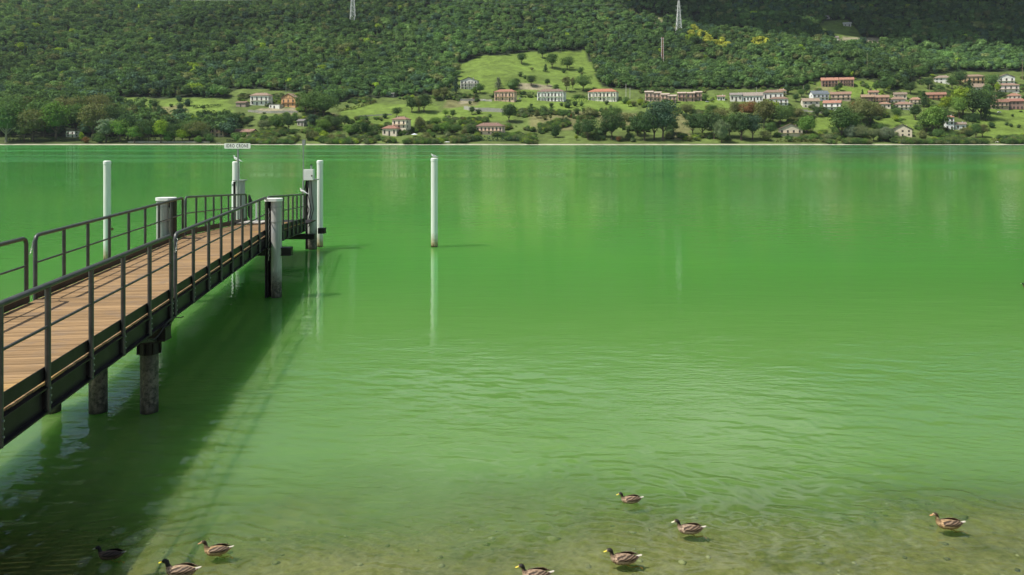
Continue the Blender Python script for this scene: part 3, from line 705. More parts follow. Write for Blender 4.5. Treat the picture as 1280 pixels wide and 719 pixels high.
house('hillside_villa', 'white twin villa with brown roof and dark balconies, centre of the slope', 'the white twin villa', 690, 127, 34, 12, '#e8e3d8', '#8a6c5c', 'hip', 2, 8, (0, 1), .18, 0, 1, pillars=6)
house('hillside_villa', 'cream villa under a bright orange hip roof on the slope', 'the orange roofed villa', 755, 127, 36, 12, '#e5dccb', '#bd7550', 'hip', 2, 8, (1,), .2, 0, 1, pillars=6)
for i, (x, y) in enumerate(((812, 127), (822, 127), (832, 128), (841, 129))):
    house('terraced_house', ['first reddish terraced house with flat canopy, leftmost of the four unit row', 'second reddish terraced house of the four unit row', 'third reddish terraced house of the four unit row, slightly lower', 'last reddish terraced house of the four unit row, nearest the second row'][i], 'the left terrace row' if i == 0 else 'unit %s of the left terrace' % ('', 'two', 'three', 'four')[i], x, y, 9.6, 11.5 - i, '#c8a890', '#cdb8a4', 'gable_side', 2, 2, (1,), .2, 0, 0, group='terraced houses in stepped rows')
for i, (x, y) in enumerate(((853, 127), (864, 127), (873, 126))):
    house('terraced_house', ['dark red terraced house beginning the right hand row above the trees', 'middle dark red terraced house of the right hand row', 'last dark red terraced house at the right end of both rows'][i], 'the right terrace row', x, y, 9.8, 10, '#b5907a', '#c9b29c', 'gable_side', 2, 2, (1,), .2, 0, 0, group='terraced houses in stepped rows')
house('white_house', 'white low house with grey roof among trees left of the arched one', 'the low white house', 921, 127, 14, 8, '#ddd6ca', '#9a9088', 'gable_side', 1, 3, (), .25, .1)
house('white_house', 'long white house with arched front, left of the tiered brown balconies', 'the long white house', 941, 128, 27, 7.5, '#e9e4da', '#a09284', 'gable_side', 1, 7, (), .3, -.05, 2)
house('tiered_house', 'upper white house with wide brown roof and dark balconies', 'the upper balcony house', 968, 124, 24, 8, '#e0dad0', '#93755f', 'hip', 1, 4, (0,), .25, 0, 1)
house('tiered_house', 'lower white house with dark balconies stepping down to the lake', 'the lower balcony house', 975, 133, 22, 9, '#e6e0d6', '#8c705c', 'hip', 2, 4, (1,), .22, 0, 0)
house('white_house', 'white house with slate blue gray roof between brown roofs', 'the blue roofed house', 1026, 126, 20, 8, '#e8e6e0', '#6f7a82', 'gable_side', 2, 4, (1,), .28, .3)
house('cream_house', 'cream gabled house with pale brown roof in front of the blue roofed one', 'the cream house', 1015, 135, 20, 8, '#d8ccb4', '#a58e74', 'gable_side', 2, 3, (), .25, .15)
house('white_house', 'white house with orange tiled roof in the right village', 'the white orange roofed house', 1043, 138, 20, 9, '#e8e2d6', '#b97e62', 'gable_side', 2, 3, (1,), .22, -.2)
house('brown_house', 'tan house with broad brown roof above the orange roofed one', 'the broad roofed house', 1053, 126, 23, 8, '#c8b096', '#a07c62', 'gable_side', 2, 4, (1,), .25, -.1)
house('farmhouse', 'left wing of long dark red building with orange roof above green field', 'the red building', 1039, 109, 19, 8, '#a07a64', '#bb7f62', 'gable_side', 2, 5, (1,), .25, 0, 2, trim='#2c1c16', pillars=5)
house('farmhouse', 'right wing of long dark red building with orange roof, beside a dark tree', 'the red building right wing', 1060, 108, 16, 8, '#a68068', '#bb7f62', 'gable_side', 2, 5, (1,), .25, 0, 2, trim='#2c1c16', pillars=4)
house('brown_house', 'dark brown low house left of the tiled pair in the right village', 'the dark low house', 1086, 127, 14, 5, '#6e5444', '#a98a6a', 'gable_side', 1, 3, (0,), .3)
house('brown_house', 'tan house with red brown roof behind a lower tiled terrace', 'the tan house', 1104, 129, 16, 7, '#b99476', '#a88468', 'gable_side', 2, 3, (1,), .25)
house('cream_house', 'low cream house in front of the tan house', 'the low cream house', 1107, 136, 14, 5.5, '#ddcdb4', '#b08468', 'hip', 1, 3, (), .2)
house('cream_house', 'cream house with flat brown roof, topmost of the stepped cluster', 'the stepped cluster', 1127, 124, 14, 5.5, '#d5c5ac', '#94806c', 'gable_side', 1, 3, (), .25)
house('cream_house', 'cream house with brown roof, middle of the stepped cluster', 'the middle cluster house', 1124, 131, 17, 6.5, '#d9ccb8', '#9d8068', 'hip', 1, 4, (), .25)
house('cream_house', 'cream house with red brown roof, lowest of the stepped cluster', 'the lowest cluster house', 1132, 138, 20, 7, '#ded2c0', '#a17a63', 'hip', 2, 4, (1,), .2)
house('shore_house', 'beige gabled house with dark balcony by the shore right of centre', 'the balcony shore house', 990, 171, 28, 9, '#cdbc9f', '#9b8069', 'gable_front', 2, 4, (1,), .2, .05, trim='#3b2a20')
house('shore_house', 'plain beige gabled house by the shore under a pale willow', 'the plain shore house', 1131, 171, 21, 9, '#d0bfa0', '#7c6d5e', 'gable_front', 2, 3, (), .26, -.1)
house('tower_house', 'narrow white tower house with orange roof among dark trees', 'the white tower house', 1188, 162, 10, 15, '#ebe8e2', '#b87a5a', 'hip', 3, 2, (2,), .25)
house('white_house', 'small white wing with arch right of the tower house', 'the arched wing', 1202, 163, 12, 7, '#e6e4de', '#94806f', 'gable_side', 1, 2, (), .3)
house('orange_house', 'ochre orange house with broad brown roof left of the big trees', 'the ochre house', 1172, 126, 22, 7, '#b8895c', '#a57258', 'gable_side', 2, 4, (1,), .25, -.1)
house('white_house', 'white house under brown hip roof, leftmost of the upper right row', 'the upper hip house', 1181, 105, 19, 7, '#e2ddd0', '#9d8a74', 'hip', 2, 4, (), .22)
house('ochre_house', 'ochre house with dark balconies, middle of the upper right row', 'the upper ochre house', 1219, 106, 24, 10, '#c4a370', '#9c8066', 'hip', 2, 5, (1,), .2, trim='#3b2a20')
house('cream_house', 'pale cream house standing in front of the upper ochre house', 'the pale front house', 1224, 115, 17, 5.5, '#dccfb4', '#a48c72', 'gable_side', 1, 3, (), .35, .3)
house('white_house', 'white house with brown roof at the right edge, uppermost', 'the upper edge house', 1260, 106, 18, 9, '#e5ddd2', '#a08570', 'gable_front', 2, 3, (1,), .2)
house('white_house', 'pinkish white house at the right edge, in front of the uppermost', 'the front edge house', 1262, 116, 24, 9, '#e2d3c6', '#a6836c', 'hip', 2, 4, (1,), .2)
house('brown_house', 'house with stone front and brown roof, left end of the red roofed row', 'the red roofed row', 1252, 137, 19, 9, '#b49a80', '#94664f', 'gable_side', 2, 4, (1,), .25)
house('brown_house', 'maroon house with tiled roof at the right edge above the green field', 'the maroon house', 1271, 137, 18, 10, '#9c7464', '#a9705a', 'gable_side', 2, 4, (0,), .25, .1)
house('boathouse', 'small white boathouse with dark opening in the trees at far left', 'the boathouse', 89, 172, 14, 8, '#d9d8d2', '#4a4038', 'flat', 2, 2, (1,), 0, 0, 0, cat='boathouse')
house('hill_farm', 'small white farmhouse in the clearing high on the mountain at right', 'the hill farm', 1044, 52, 9, 4.5, '#dcd6c8', '#8d8478', 'gable_side', 1, 3, (), .3)
house('hill_hut', 'tiny grey hut above the hill farm', 'the hill hut', 1037, 24, 7, 3, '#a9a79c', '#b0aca0', 'gable_side', 1, 2, (), .3, cat='hut')
house('hill_hut', 'pale long shed in the forest just right of the hill farm', 'the hill shed', 1060, 33, 9, 3, '#a9a79c', '#b8b4a8', 'gable_side', 1, 2, (), .3, cat='hut')
house('hill_hut', 'small white roof showing in the forest at upper right', 'the forest hut', 1160, 70, 4, 3, '#e0ddd2', '#d8d4c8', 'gable_side', 1, 2, (), .3, cat='hut')
house('hill_hut', 'pale house half hidden in the forest at far upper right', 'the far hut', 1246, 62, 12, 3, '#a9a79c', '#8f8a7c', 'gable_side', 1, 3, (), .3, cat='hut')
house('garden_shed', 'grey roofed shed among trees between orange house and lakeside villa', 'the grey roofed shed', 487, 121, 14, 3.5, '#8d8577', '#b4b0a6', 'gable_side', 1, 3, (), .25, cat='shed')


for i, (x, y, w_, h_, wc, rc, lb, sh) in enumerate(((1146, 131, 13, 6, '#e0d2ba', '#b08466', 'small cream house right of the stepped cluster, half behind trees', 'the small cream house'), (1093, 121, 11, 5, '#d8c6ac', '#a87c60', 'small tan house behind the dark low house in the right village', 'the small tan house'),
        (1205, 117, 10, 5, '#e4dccc', '#a88870', 'little white house between the upper hip house and the pale front house', 'the little white house'), (1240, 128, 12, 6, '#dccbb4', '#a5755c', 'small pale house among trees above the red roofed row', 'the small pale house'),
        (978, 119, 11, 5, '#e2dace', '#a98468', 'small white house just behind the tiered balcony houses', 'the house behind the balconies'), (902, 126, 9, 4.5, '#e6e0d4', '#a88c74', 'tiny white house right of the dark red terraces', 'the tiny white house'),
        (1270, 126, 14, 6, '#e6d8c6', '#b07c60', 'pale house at the right edge directly above the maroon one', 'the pale edge house'))):
    house('village_house', lb, sh, x, y, w_, h_, wc, rc, 'gable_side' if i % 2 else 'hip', 2 if h_ > 5 else 1, 3, (1,) if h_ > 5 else (), .28, .1 * (i % 3 - 1))
make_scrub()
# retaining walls, hedges, tents, cars, boats on the far bank
def wall_line(label, pts, hpx, mat, name='retaining_wall', cat='wall', th=0.8):
    ps = [ray_ground(*q) for q in pts]; b = MB()
    for a, c in zip(ps[:-1], ps[1:]):
        n = max(1, int((c - a).length / 6))
        for i in range(n):
            p0, p1 = a.lerp(c, i / n), a.lerp(c, (i + 1) / n); hh = hpx * p0.y / F
            z = min(Hc(p0.x, p0.y), Hc(p1.x, p1.y)) - 1
            b.bar((p0.x, p0.y, z + (hh + 1) / 2), (p1.x, p1.y, z + (hh + 1) / 2), th, hh + 1 + 0.02 * (i % 2))
    return tag(b.build(name, mat), label, cat)
wall_line('long pale retaining wall below the chalet and the two tier villa', [(580, 137), (598, 140), (632, 141)], 5, M['concrete'])
wall_line('white garden wall in front of the two tier pink villa', [(575, 126), (600, 126), (615, 127)], 2.5, M['concrete'])
wall_line('low stone terrace wall under the white and orange houses', [(310, 140), (340, 142), (372, 142)], 3, M['stone'])
wall_line('grey quay wall along the left shore', [(160, 178.6), (210, 178.6), (262, 178.6)], 1.6, M['stone'])
wall_line('low pale wall crossing the terraced lawn beneath the shed', [(448, 146), (470, 145), (490, 144)], 1.5, M['concrete'])
wall_line('pale retaining wall beside the white orange roofed house', [(995, 139), (1010, 140), (1028, 142)], 2.5, M['stone'])
def hedge(label, pts, hpx, tint):
    ps = [ray_ground(*q) for q in pts]; V = []; Fq = []; off = 0; r = np.random.default_rng(int(pts[0][0]))
    for a, c in zip(ps[:-1], ps[1:]):
        L = (c - a).length; n = int(L * 9); hh = hpx * a.y / F
        tt = r.uniform(0, 1, n); pos = np.array(a)[None] + (np.array(c) - np.array(a))[None] * tt[:, None]
        pos += np.stack([r.uniform(-.4, .4, n), r.uniform(-1.1, 1.1, n), r.uniform(-.3, hh, n)], 1)
        t1 = r.normal(size=(n, 3)); t1 /= np.linalg.norm(t1, axis=1)[:, None]; t2 = np.cross(t1, r.normal(size=(n, 3))); t2 /= np.linalg.norm(t2, axis=1)[:, None]
        s_ = r.uniform(.35, .8, (n, 1)); q = np.stack([pos - t1*s_, pos - t2*s_, pos + t1*s_, pos + t2*s_], 1).reshape(-1, 3)
        V.append(q); Fq.append(off + np.arange(n * 4).reshape(-1, 4)); off += n * 4
    o = bpy.data.objects.new('hedge', mesh_np('hedge', np.concatenate(V), np.concatenate(Fq), M['leaf'])); col.objects.link(o)
    o['tint'] = (*TINTS[tint], 1.0); return tag(o, label, 'hedge')
hedge('dark clipped hedge below the chalet', [(560, 121.5), (600, 122)], 4, 'dark green')
hedge('clipped hedge terrace by the shore left of centre', [(346, 166), (375, 166)], 4, 'mid green')
hedge('second dark clipped hedge beside the shore lawn', [(362, 176), (374, 176)], 4, 'mid green')
hedge('long shore hedge in front of the lakeside villa', [(503, 177.6), (550, 177.6)], 2.5, 'mid green')
hedge('dark shore hedge before the long pink villa', [(580, 176), (640, 177), (662, 178)], 6, 'blue green')
hedge('hedge between the white twin villa and the orange roofed villa', [(714, 127), (736, 127)], 8, 'mid green')
hedge('curved hedge bordering the terraced lawn left of centre', [(422, 140), (445, 136), (470, 128)], 3.5, 'olive green')
hedge('dark hedge above the left meadow by the forest', [(241, 136), (278, 134)], 4, 'dark green')
hedge('low shrubs along the shore between balcony house and willow', [(970, 178), (1010, 178), (1040, 179)], 4, 'olive green')
hedge('reedy shore shrubs right of the plain shore house', [(1120, 179.4), (1160, 179), (1190, 179.4)], 4.5, 'grey green')
hedge('shore shrubs left of the white boats', [(1222, 179), (1248, 179)], 6, 'olive green')
hedge('clipped hedge left of the white twin villa', [(640, 119), (668, 119)], 4, 'dark green')
hedge('low dark shore hedge behind the name board', [(283, 177), (330, 177.5)], 2.5, 'blue green')
hedge('dark shore shrubs at the foot of the left trees', [(8, 176.5), (60, 176.5), (78, 176.5)], 5, 'dark green')
hedge('dark shore shrubs right of the boathouse', [(98, 176.5), (165, 176.5), (195, 176.5)], 5, 'dark green')

def car(label, px, py, c, rz=0.0):
    p = ray_ground(px, py); r_ = empty('parked_car', (p.x, p.y, Hc(p.x, p.y) + 0.1), rz); tag(r_, label, 'car', 'cars parked by the villas')
    prof = [(-2.1, .35), (2.1, .35), (2.1, .8), (1.25, .95), (.6, 1.45), (-1.1, 1.45), (-1.7, .95), (-2.1, .9)]
    b = MB(); n = len(prof); b.add([(x, -.85, z) for x, z in prof] + [(x, .85, z) for x, z in prof], [tuple(range(n)), tuple(reversed(range(n, 2*n)))] + [(i, i + n, (i+1) % n + n, (i+1) % n) for i in range(n)])
    b.build('body', simple('car_paint', lin(c), .3, 0, .05), r_)
    MB().box((-.2, 0, 1.18), (1.5, 1.74, .38)).build('side_window', M['pane'], r_)
    for x in (-1.3, 1.3):
        for y in (-.8, .8): MB().tube([(x, y - .1, .33), (x, y + .1, .33)], .33, 10).build('wheel', M['black'], r_)
for a in (('white car parked left of the two tier pink villa', 606, 126.5, '#e8e8e8'), ('red car parked by the hedge below the chalet', 593, 124.5, '#b03028'), ('white car left of the white twin villa', 650, 124, '#e0e0e0'),
          ('light car parked beside the right terrace row', 884, 128, '#d8d8d8'), ('white car under the red roofed row at right', 1249, 141, '#ececec'), ('dark car under the red roofed row at right', 1276, 140, '#303438')): car(*a)
def boat(label, px, py, L, c, rz, cover=False):
    p = at(px, py) if py > 181.1 else ray_ground(px, py)
    r_ = empty('small_boat', (p.x, p.y, max(p.z, 0.1)), rz); tag(r_, label, 'boat', 'small boats on the far bank')
    b = MB(); st = [(-.5, .30, .5), (-.2, .36, .48), (.2, .30, .52), (.42, .14, .60), (.5, .02, .66)]
    for x, w_, z in st: b.v += [(x*L, -w_*L*.5, z), (x*L, -w_*L*.3, 0), (x*L, w_*L*.3, 0), (x*L, w_*L*.5, z)]
    for i in range(4):
        o = i*4
        for j in range(3): b.f.append((o+j, o+j+4, o+j+5, o+j+1)); b.mi.append(0)
    b.f.append((0, 1, 2, 3)); b.mi.append(0)
    b.build('hull', simple('boat_paint', lin(c), .4, 0, .08), r_)
    b = MB()
    for x in (-.3, 0.0, .25): b.box((x*L, 0, .42), (.3, L*.27, .05))
    b.build('thwart', M['shutter'], r_)
    if cover: MB().add([(-.48*L, -.15*L, .5), (.40*L, -.08*L, .6), (.40*L, .08*L, .6), (-.48*L, .15*L, .5), (-.2*L, 0, 1.2), (.3*L, 0, 1.0)], [(0,1,5,4),(3,4,5,2),(0,4,3),(1,2,5),(0,3,2,1)]).build('cover', M['white'], r_)
for a in (('white boat pulled up on the far bank, leftmost of the right hand cluster', 1247, 178.5, 5, '#e8e8e4', .2, True), ('largest white covered boat of the right hand cluster', 1260, 178, 7, '#f0f0ee', -.2, True),
          ('grey white boat beside the largest covered one', 1269, 178.6, 6, '#dcdcd8', .1, False), ('white boat nearest the right edge of the lake shore', 1276, 179.2, 6, '#ececec', .3, True),
          ('small white dinghy on the bank below the lakeside villa', 486, 179, 4, '#ecebe6', .4, False), ('small grey dinghy right of the white dinghy', 497, 179, 4, '#a8a8a4', .1, False),
          ('white motor boat at the water by the shore hedge', 559, 178.5, 7, '#eeeeea', 0, True), ('white dinghy hauled out left of the pier antenna', 366, 179.6, 4.5, '#e4e2da', .5, False), ('dinghy beside the pink gabled house', 273, 179.4, 4.5, '#f0eee8', 0, False)): boat(*a)
def parasol(label, px, py, R_, c, hgt=2.4):
    p = ray_ground(px, py); r_ = empty('garden_tent', (p.x, p.y, p.z)); tag(r_, label, 'tent')
    MB().tube([(0, 0, -.2), (0, 0, hgt + .3)], .06, 6).build('pole', M['galv'], r_)
    n = 8; b = MB(); b.v = [(0, 0, hgt + R_*.35)] + [(R_*math.cos(i*6.283/n), R_*math.sin(i*6.283/n), hgt) for i in range(n)] + [(R_*math.cos(i*6.283/n), R_*math.sin(i*6.283/n), hgt - .25) for i in range(n)]
    for i in range(n): b.f += [(0, 1+i, 1+(i+1) % n), (1+i, 1+n+i, 1+n+(i+1) % n, 1+(i+1) % n)]; b.mi += [0, 0]
    b.build('canopy', simple('canvas', lin(c), .8, 0, .08), r_)
parasol('white peaked garden tent on the lawn left of the pier antenna', 337, 175, 4.0, '#f0ece4')
parasol('white peaked tent right of the lakeside villa', 518, 171, 3.6, '#e6eaf0')
parasol('blue garden parasol among the trees left of the lakeside villa', 430, 175, 2.0, '#3c66b0')
parasol('pale garden parasol right of the blue one', 446, 175, 2.2, '#e4e0d8')
parasol('cream garden parasol right end of the row by the lakeside villa', 457, 175, 2.2, '#d8d0c4')

# masts, pylons, poles
def lattice(name, label, px, py, hpx, wpx, mat, arms=(), cat='pylon', taper=.18, n=9, mats2=None, sink=6):
    p = ray_ground(px, py); k = p.y / F; h, w = hpx * k, wpx * k
    root = empty(name, (p.x, p.y, p.z)); tag(root, label, cat); th = max(.16, w * .07)
    def hw(t): return (w / 2) * (1 - (1 - taper) * t)
    for sx in (-1, 1):
        for sy in (-1, 1): MB().bar((sx*hw(0), sy*hw(0), -sink), (sx*hw(1), sy*hw(1), h), th, th).build('leg', mat, root)
    b = MB()
    for i in range(n):
        t0, t1 = i / n, (i + 1) / n; a, c = hw(t0), hw(t1)
        for s_ in (-1, 1):
            b.bar((-a, s_*a, t0*h), (c, s_*c, t1*h), th*.7, th*.7); b.bar((a, s_*a, t0*h), (-c, s_*c, t1*h), th*.7, th*.7)
            b.bar((s_*a, -a, t0*h), (s_*c, c, t1*h), th*.7, th*.7); b.bar((-c, s_*c, t1*h), (c, s_*c, t1*h), th*.7, th*.7)
    b.build('bracing', mats2 or mat, root)
    for t, L in arms: 
        MB().bar((-L*k/2, 0, t*h), (L*k/2, 0, t*h), th, th*1.2).build('cross_arm', mat, root)
    return root, h
M['pylon'] = simple('pylon_steel', (0.60, 0.61, 0.57), .6, .1, .1, 1)
lattice('lattice_pylon', 'pale lattice electricity pylon on the wooded slope, left of centre, cut by the top edge', 441, 31, 52, 7, M['pylon'], ((.78, 20), (.9, 16)), n=8)
lattice('lattice_pylon', 'tall pale electricity pylon high on the slope, right of centre', 848.5, 43, 42, 7.5, M['pylon'], ((.72, 8), (.84, 7)), n=8)
lattice('radio_mast', 'red and white radio mast below the tall pylon', 828, 86, 39, 2.6, M['white'], ((.7, 5), (.95, 5)), 'mast', .8, 10, M['red'])
def pole(label, px, py, hpx, c, arm=0, r_=0.35, cat='utility pole'):
    p = ray_ground(px, py); k = p.y / F; root = empty('utility_pole', (p.x, p.y, p.z)); tag(root, label, cat)
    m = house_mat('trim', c); MB().tube([(0, 0, -2), (0, 0, hpx*k)], [r_, r_*.6], 7).build('shaft', m, root)
    MB().bar((-max(arm, 1.4)*k/2, 0, hpx*k*.93), (max(arm, 1.4)*k/2, 0, hpx*k*.93), .2, .2).build('cross_arm', m, root)
    return root
for a in (('slim pole above the forest between the left pylon and the green slope', 495, 54, 26, '#8f9a72', 2), ('slim pole standing in forest left of the radio mast', 774, 52, 18, '#8a9570', 2), ('thin pale pole on the slope above the orange roofed villa', 750.5, 86, 12, '#b9bdb2', 1),
          ('pale tall pole right of the orange roofed villa, nearer the villa', 782.5, 124, 19, '#d2d0c6', 1), ('second pale pole, farther from the orange roofed villa', 787.5, 124, 14, '#c6c4ba', 1), ('olive pole in forest above the red building', 1084, 92, 26, '#9a9a70', 2),
          ('brown pole at the right edge in front of the forest', 1278, 100, 26, '#8b7860', 1.5), ('thin pole left of the blue roofed house', 1004.5, 121, 14, '#a9a290', 1), ('thin pole above the ochre house', 1162, 120, 15, '#8f8a6c', 1), ('thin pole behind the long white house', 945.5, 122, 13, '#b6b09c', 1),
          ('thin grey pole behind the orange house', 357.5, 122, 16, '#9aa08e', 1), ('rust brown pole beside the dark trees right of the shed', 523, 139, 16, '#8c6a50', 1), ('pale green pole left of the chalet', 544, 124, 18, '#a7b48c', 1.5), ('thin grey pole between dark tree and twin villa', 710, 113, 12, '#b4b09c', 1)): pole(*a)
tag(MB().tube([ray_ground(836, 90) + Vector((0, 0, 0)), ray_ground(836, 90) + Vector((0, 0, 9))], [1.0, .5], 8).build('white_cabinet', M['white']), 'tiny white shrine like cabinet right of the radio mast foot', 'cabinet')
# power lines sagging from the left pylon
pp = ray_ground(441, 31); hb = 52 * pp.y / F
for k_, (dz, sp) in enumerate(((.9, -8), (.9, 8), (.78, 0))):
    for s_ in (-1, 1):
        b = MB(); pts = []
        for i in range(17):
            t = i / 16; x = pp.x + sp + s_ * 520 * t; y = pp.y + (60 if s_ < 0 else 90) * t
            pts.append((x, y, pp.z + hb * dz + (10 if s_ < 0 else -14) * t - 60 * t * (1 - t)))
        b.tube(pts, .085, 4)
        tag(b.build('power_line', M['galv']), 'thin power line sagging %s from the left pylon, %s of three' % ('leftward' if s_ < 0 else 'rightward', ('outer', 'inner', 'lower')[k_]), 'power line', 'power lines on the left pylon')

# ------------------------------------------------------------------ individual trees
B_, SP, SL, CO, WI, BU = 'broadleaf_tree', 'spreading_tree', 'slender_tree', 'conifer_tree', 'willow_tree', 'leafy_bush'
DG, MG, FG, OG, YG, BY, SG, RB, BG, GG = 'dark green', 'mid green', 'fresh green', 'olive green', 'yellow green', 'bright yellow', 'silvery green', 'rusty brown', 'blue green', 'grey green'
LIST = [
 (B_,8,178,48,MG,1.0,1),(SL,30,178,30,OG),(B_,41,177,38,OG),(B_,70,176,46,FG,.95),(B_,56,172,44,MG),(B_,95,168,36,MG),(B_,116,174,42,OG),(SL,102,178,12,YG),(BU,108,179,7,RB),(SL,133,178,31,SG,1.3),(BU,124,179,12,MG),
 (B_,150,178,27,FG),(B_,142,168,34,DG),(B_,160,176,32,DG),(B_,168,179,20,FG),(SL,177,178,17,OG,1.3),(B_,186,178,26,DG),(B_,201,179,28,YG,.85),(BU,211,178,14,FG),(B_,218,178,22,DG),(SP,228,178,14,YG),(B_,237,176,24,MG),
 (SP,245,177,22,OG),(B_,256,177,16,GG),(BU,249,179,8,FG),(BU,262,178,10,MG),(B_,130,160,28,OG),(B_,120,150,30,OG),(B_,100,150,30,MG),(B_,18,158,36,MG),(B_,84,158,34,OG),
 (BU,172,135,6,DG),(BU,193,134,9,DG),(BU,198,139,6,DG),(BU,214,134,4,DG),(BU,225,137,8,BG),(BU,234,133,9,BG),(BU,224,127,7,BG),(BU,254,136,4,DG),(BU,204,146,8,MG),
 (B_,283,156,10,DG),(B_,298,157,10,DG),(B_,309,158,11,DG),(BU,330,150,6,MG),(BU,305,172,6,FG),(SP,298,176,9,MG),(B_,327,165,14,GG),(B_,335,164,13,GG),(B_,345,164,18,MG),(B_,361,164,19,DG),(BU,355,148,7,MG),(BU,368,148,7,FG),
 (B_,390,160,16,BG),(B_,382,143,26,MG),(B_,394,146,30,MG),(SP,405,148,26,MG),(B_,411,161,16,MG),(B_,419,163,16,DG),(SP,404,165,14,FG),(B_,431,159,14,DG),(B_,445,172,17,MG),(B_,437,172,15,FG),(SL,455,172,20,DG),(B_,461,171,15,MG),
 (BU,404,175,10,YG),(BU,416,176,8,OG),(BU,392,175,10,OG),(BU,426,176,7,OG),(BU,470,176,6,MG),(B_,398,172,12,FG),(SL,384,176,9,OG),
 (BU,481,148,6,DG),(B_,496,147,12,DG),(B_,515,141,18,DG),(B_,530,141,22,DG,1.0),(B_,524,140,16,OG),(B_,545,126,14,OG),(B_,556,124,14,OG),(CO,570,118,22,BG),(B_,600,117,12,MG),(BU,594,117,7,FG),(CO,623,112,15,SG,1.6),(BU,640,112,12,MG),
 (B_,590,144,10,DG,1.1),(BU,598,143,6,DG),(B_,566,148,10,MG),(B_,557,146,8,FG),(BU,612,147,4,MG),(B_,525,165,18,OG,.9),(B_,546,168,12,MG),(B_,556,168,14,FG),(SP,569,169,12,MG),(SP,545,158,10,FG),(BU,532,176,10,OG),(B_,580,172,10,OG),(BU,590,167,10,DG),(B_,576,160,10,FG),(SP,540,166,9,OG),(B_,562,160,9,MG),(BU,548,176,5,SG),
 (B_,636,153,22,DG,1.1),(B_,664,135,5,DG),(BU,664,142,9,DG,1.0),(BU,689,134,5,DG),(BU,702,133,4,MG),(BU,710,135,8,DG),(BU,719,133,6,DG),(B_,664,108,13,DG),(BU,645,107,8,DG),(B_,684,108,9,DG),(SL,708,115,20,OG),(SL,716,112,14,OG),(SP,729,114,18,MG),(B_,695,115,9,MG),
 (CO,682,90,10,DG,1.4),(B_,652,80,13,DG),(B_,678,73,14,DG),(B_,690,86,18,MG),(B_,709,88,16,MG),(SL,727,97,7,OG),(B_,712,85,8,DG),
 (BU,679,143,10,DG,.8),(SL,671,148,10,OG,1.2),(BU,681,150,5,OG),(SL,688,151,8,OG),(B_,704,150,12,MG),(SL,714,148,5,RB),(BU,721,143,7,DG),(BU,737,147,12,OG),(SL,729,144,10,MG),(BU,743,146,8,OG),
 (BU,694,172,14,DG,.8),(B_,735,175,25,DG,.95),(B_,722,170,16,MG),(SP,765,175,30,DG,.8),(B_,757,172,18,DG),(BU,750,172,12,DG),(CO,785,176,14,DG,1.4),(BU,773,177,6,RB),(BU,790,175,8,MG),(SP,768,150,14,MG),(BU,757,148,10,MG),(BU,785,152,10,OG),(BU,758,131,5,DG),(BU,781,130,8,MG),(BU,792,133,6,OG),
 (B_,806,176,34,DG,1.0),(B_,818,175,38,BG,.9),(B_,829,176,49,BG,.85),(B_,797,170,22,DG),(B_,840,168,20,DG),(BU,838,170,12,DG),(BU,841,150,8,OG),(BU,862,177,6,OG),(SP,858,146,14,OG),
 (B_,866,170,26,DG),(B_,878,171,28,DG),(B_,893,174,32,DG),(SP,902,160,22,OG),(B_,890,150,18,MG),(WI,902,179,26,GG,.7),(B_,912,172,28,MG),(B_,927,176,34,DG,1.0),(B_,941,175,30,BG,.9),(B_,936,150,22,RB),(B_,955,160,34,OG),(B_,966,156,28,YG),(B_,975,160,26,MG),(B_,920,148,20,OG),(BU,880,126,8,MG),(BU,898,124,6,FG),
 (B_,985,155,22,MG),(B_,997,150,14,OG),(B_,1008,172,26,FG,1.0),(BU,958,176,12,OG),(B_,963,172,18,MG),(BU,1016,176,8,FG),(B_,1022,146,12,DG),(BU,1033,146,10,DG),(B_,1052,175,40,MG,.95),(B_,1064,172,30,MG),(SP,1076,158,30,OG,.8),(B_,1088,156,26,OG),(WI,1064,177,18,SG,.8),(SP,1078,178,18,GG,.9),(BU,1034,178,10,GG),(B_,1118,145,12,DG),(B_,1122,150,14,MG),
 (WI,1106,177,16,SG,1.3),(SP,1092,177,14,GG,.9),(B_,1100,147,14,OG),(B_,1144,150,18,DG),(CO,1155,134,20,DG,1.3),(B_,1142,147,10,MG),(B_,1173,168,32,MG,.8),(B_,1166,170,36,FG),(B_,1158,168,24,MG),(BU,1154,174,10,OG),(B_,1199,148,26,FG,.8),(B_,1204,146,36,YG),(B_,1216,148,34,MG),(B_,1226,150,36,DG),(B_,1232,142,28,FG),(B_,1184,142,20,YG),(B_,1216,160,18,DG,.9),(CO,1232,151,26,DG),
 (BU,1192,174,9,MG,.9),(SP,1206,173,12,OG),(B_,1220,173,18,MG,.9),(B_,1228,172,16,OG),(SP,1212,174,10,DG),(B_,1172,176,14,MG),(BU,1240,160,7,DG),(BU,1266,146,3,DG),(BU,1258,157,4,DG),(BU,1264,159,4,DG),(BU,1273,160,4,DG),(BU,1248,175,6,DG),(BU,1256,175,6,DG),(BU,1272,174,4,DG),
 (B_,1050,114,10,DG,.9),(BU,1078,106,4,DG),(CO,1078,121,9,DG),(B_,1046,116,8,DG),(B_,1105,116,14,DG),(B_,1115,112,14,MG),(B_,1150,100,16,MG),(B_,1200,108,18,DG),(B_,1190,112,16,MG),(B_,1210,122,14,DG),(B_,1240,112,18,MG),(SL,1247,118,14,YG),(CO,1212,120,20,DG,1.4),(B_,1235,122,16,MG),(SP,1250,126,10,DG),(B_,1160,112,14,DG),(B_,1138,118,14,DG),(B_,1095,116,12,MG),
 (B_,995,128,10,DG),(B_,1002,122,10,MG),(BU,1080,140,8,OG),(B_,1066,140,14,OG),(B_,1072,146,18,RB),(B_,1092,146,16,OG),(SP,1060,150,14,MG),(B_,1008,118,12,DG),(B_,985,118,10,DG),(BU,1150,128,8,MG)]
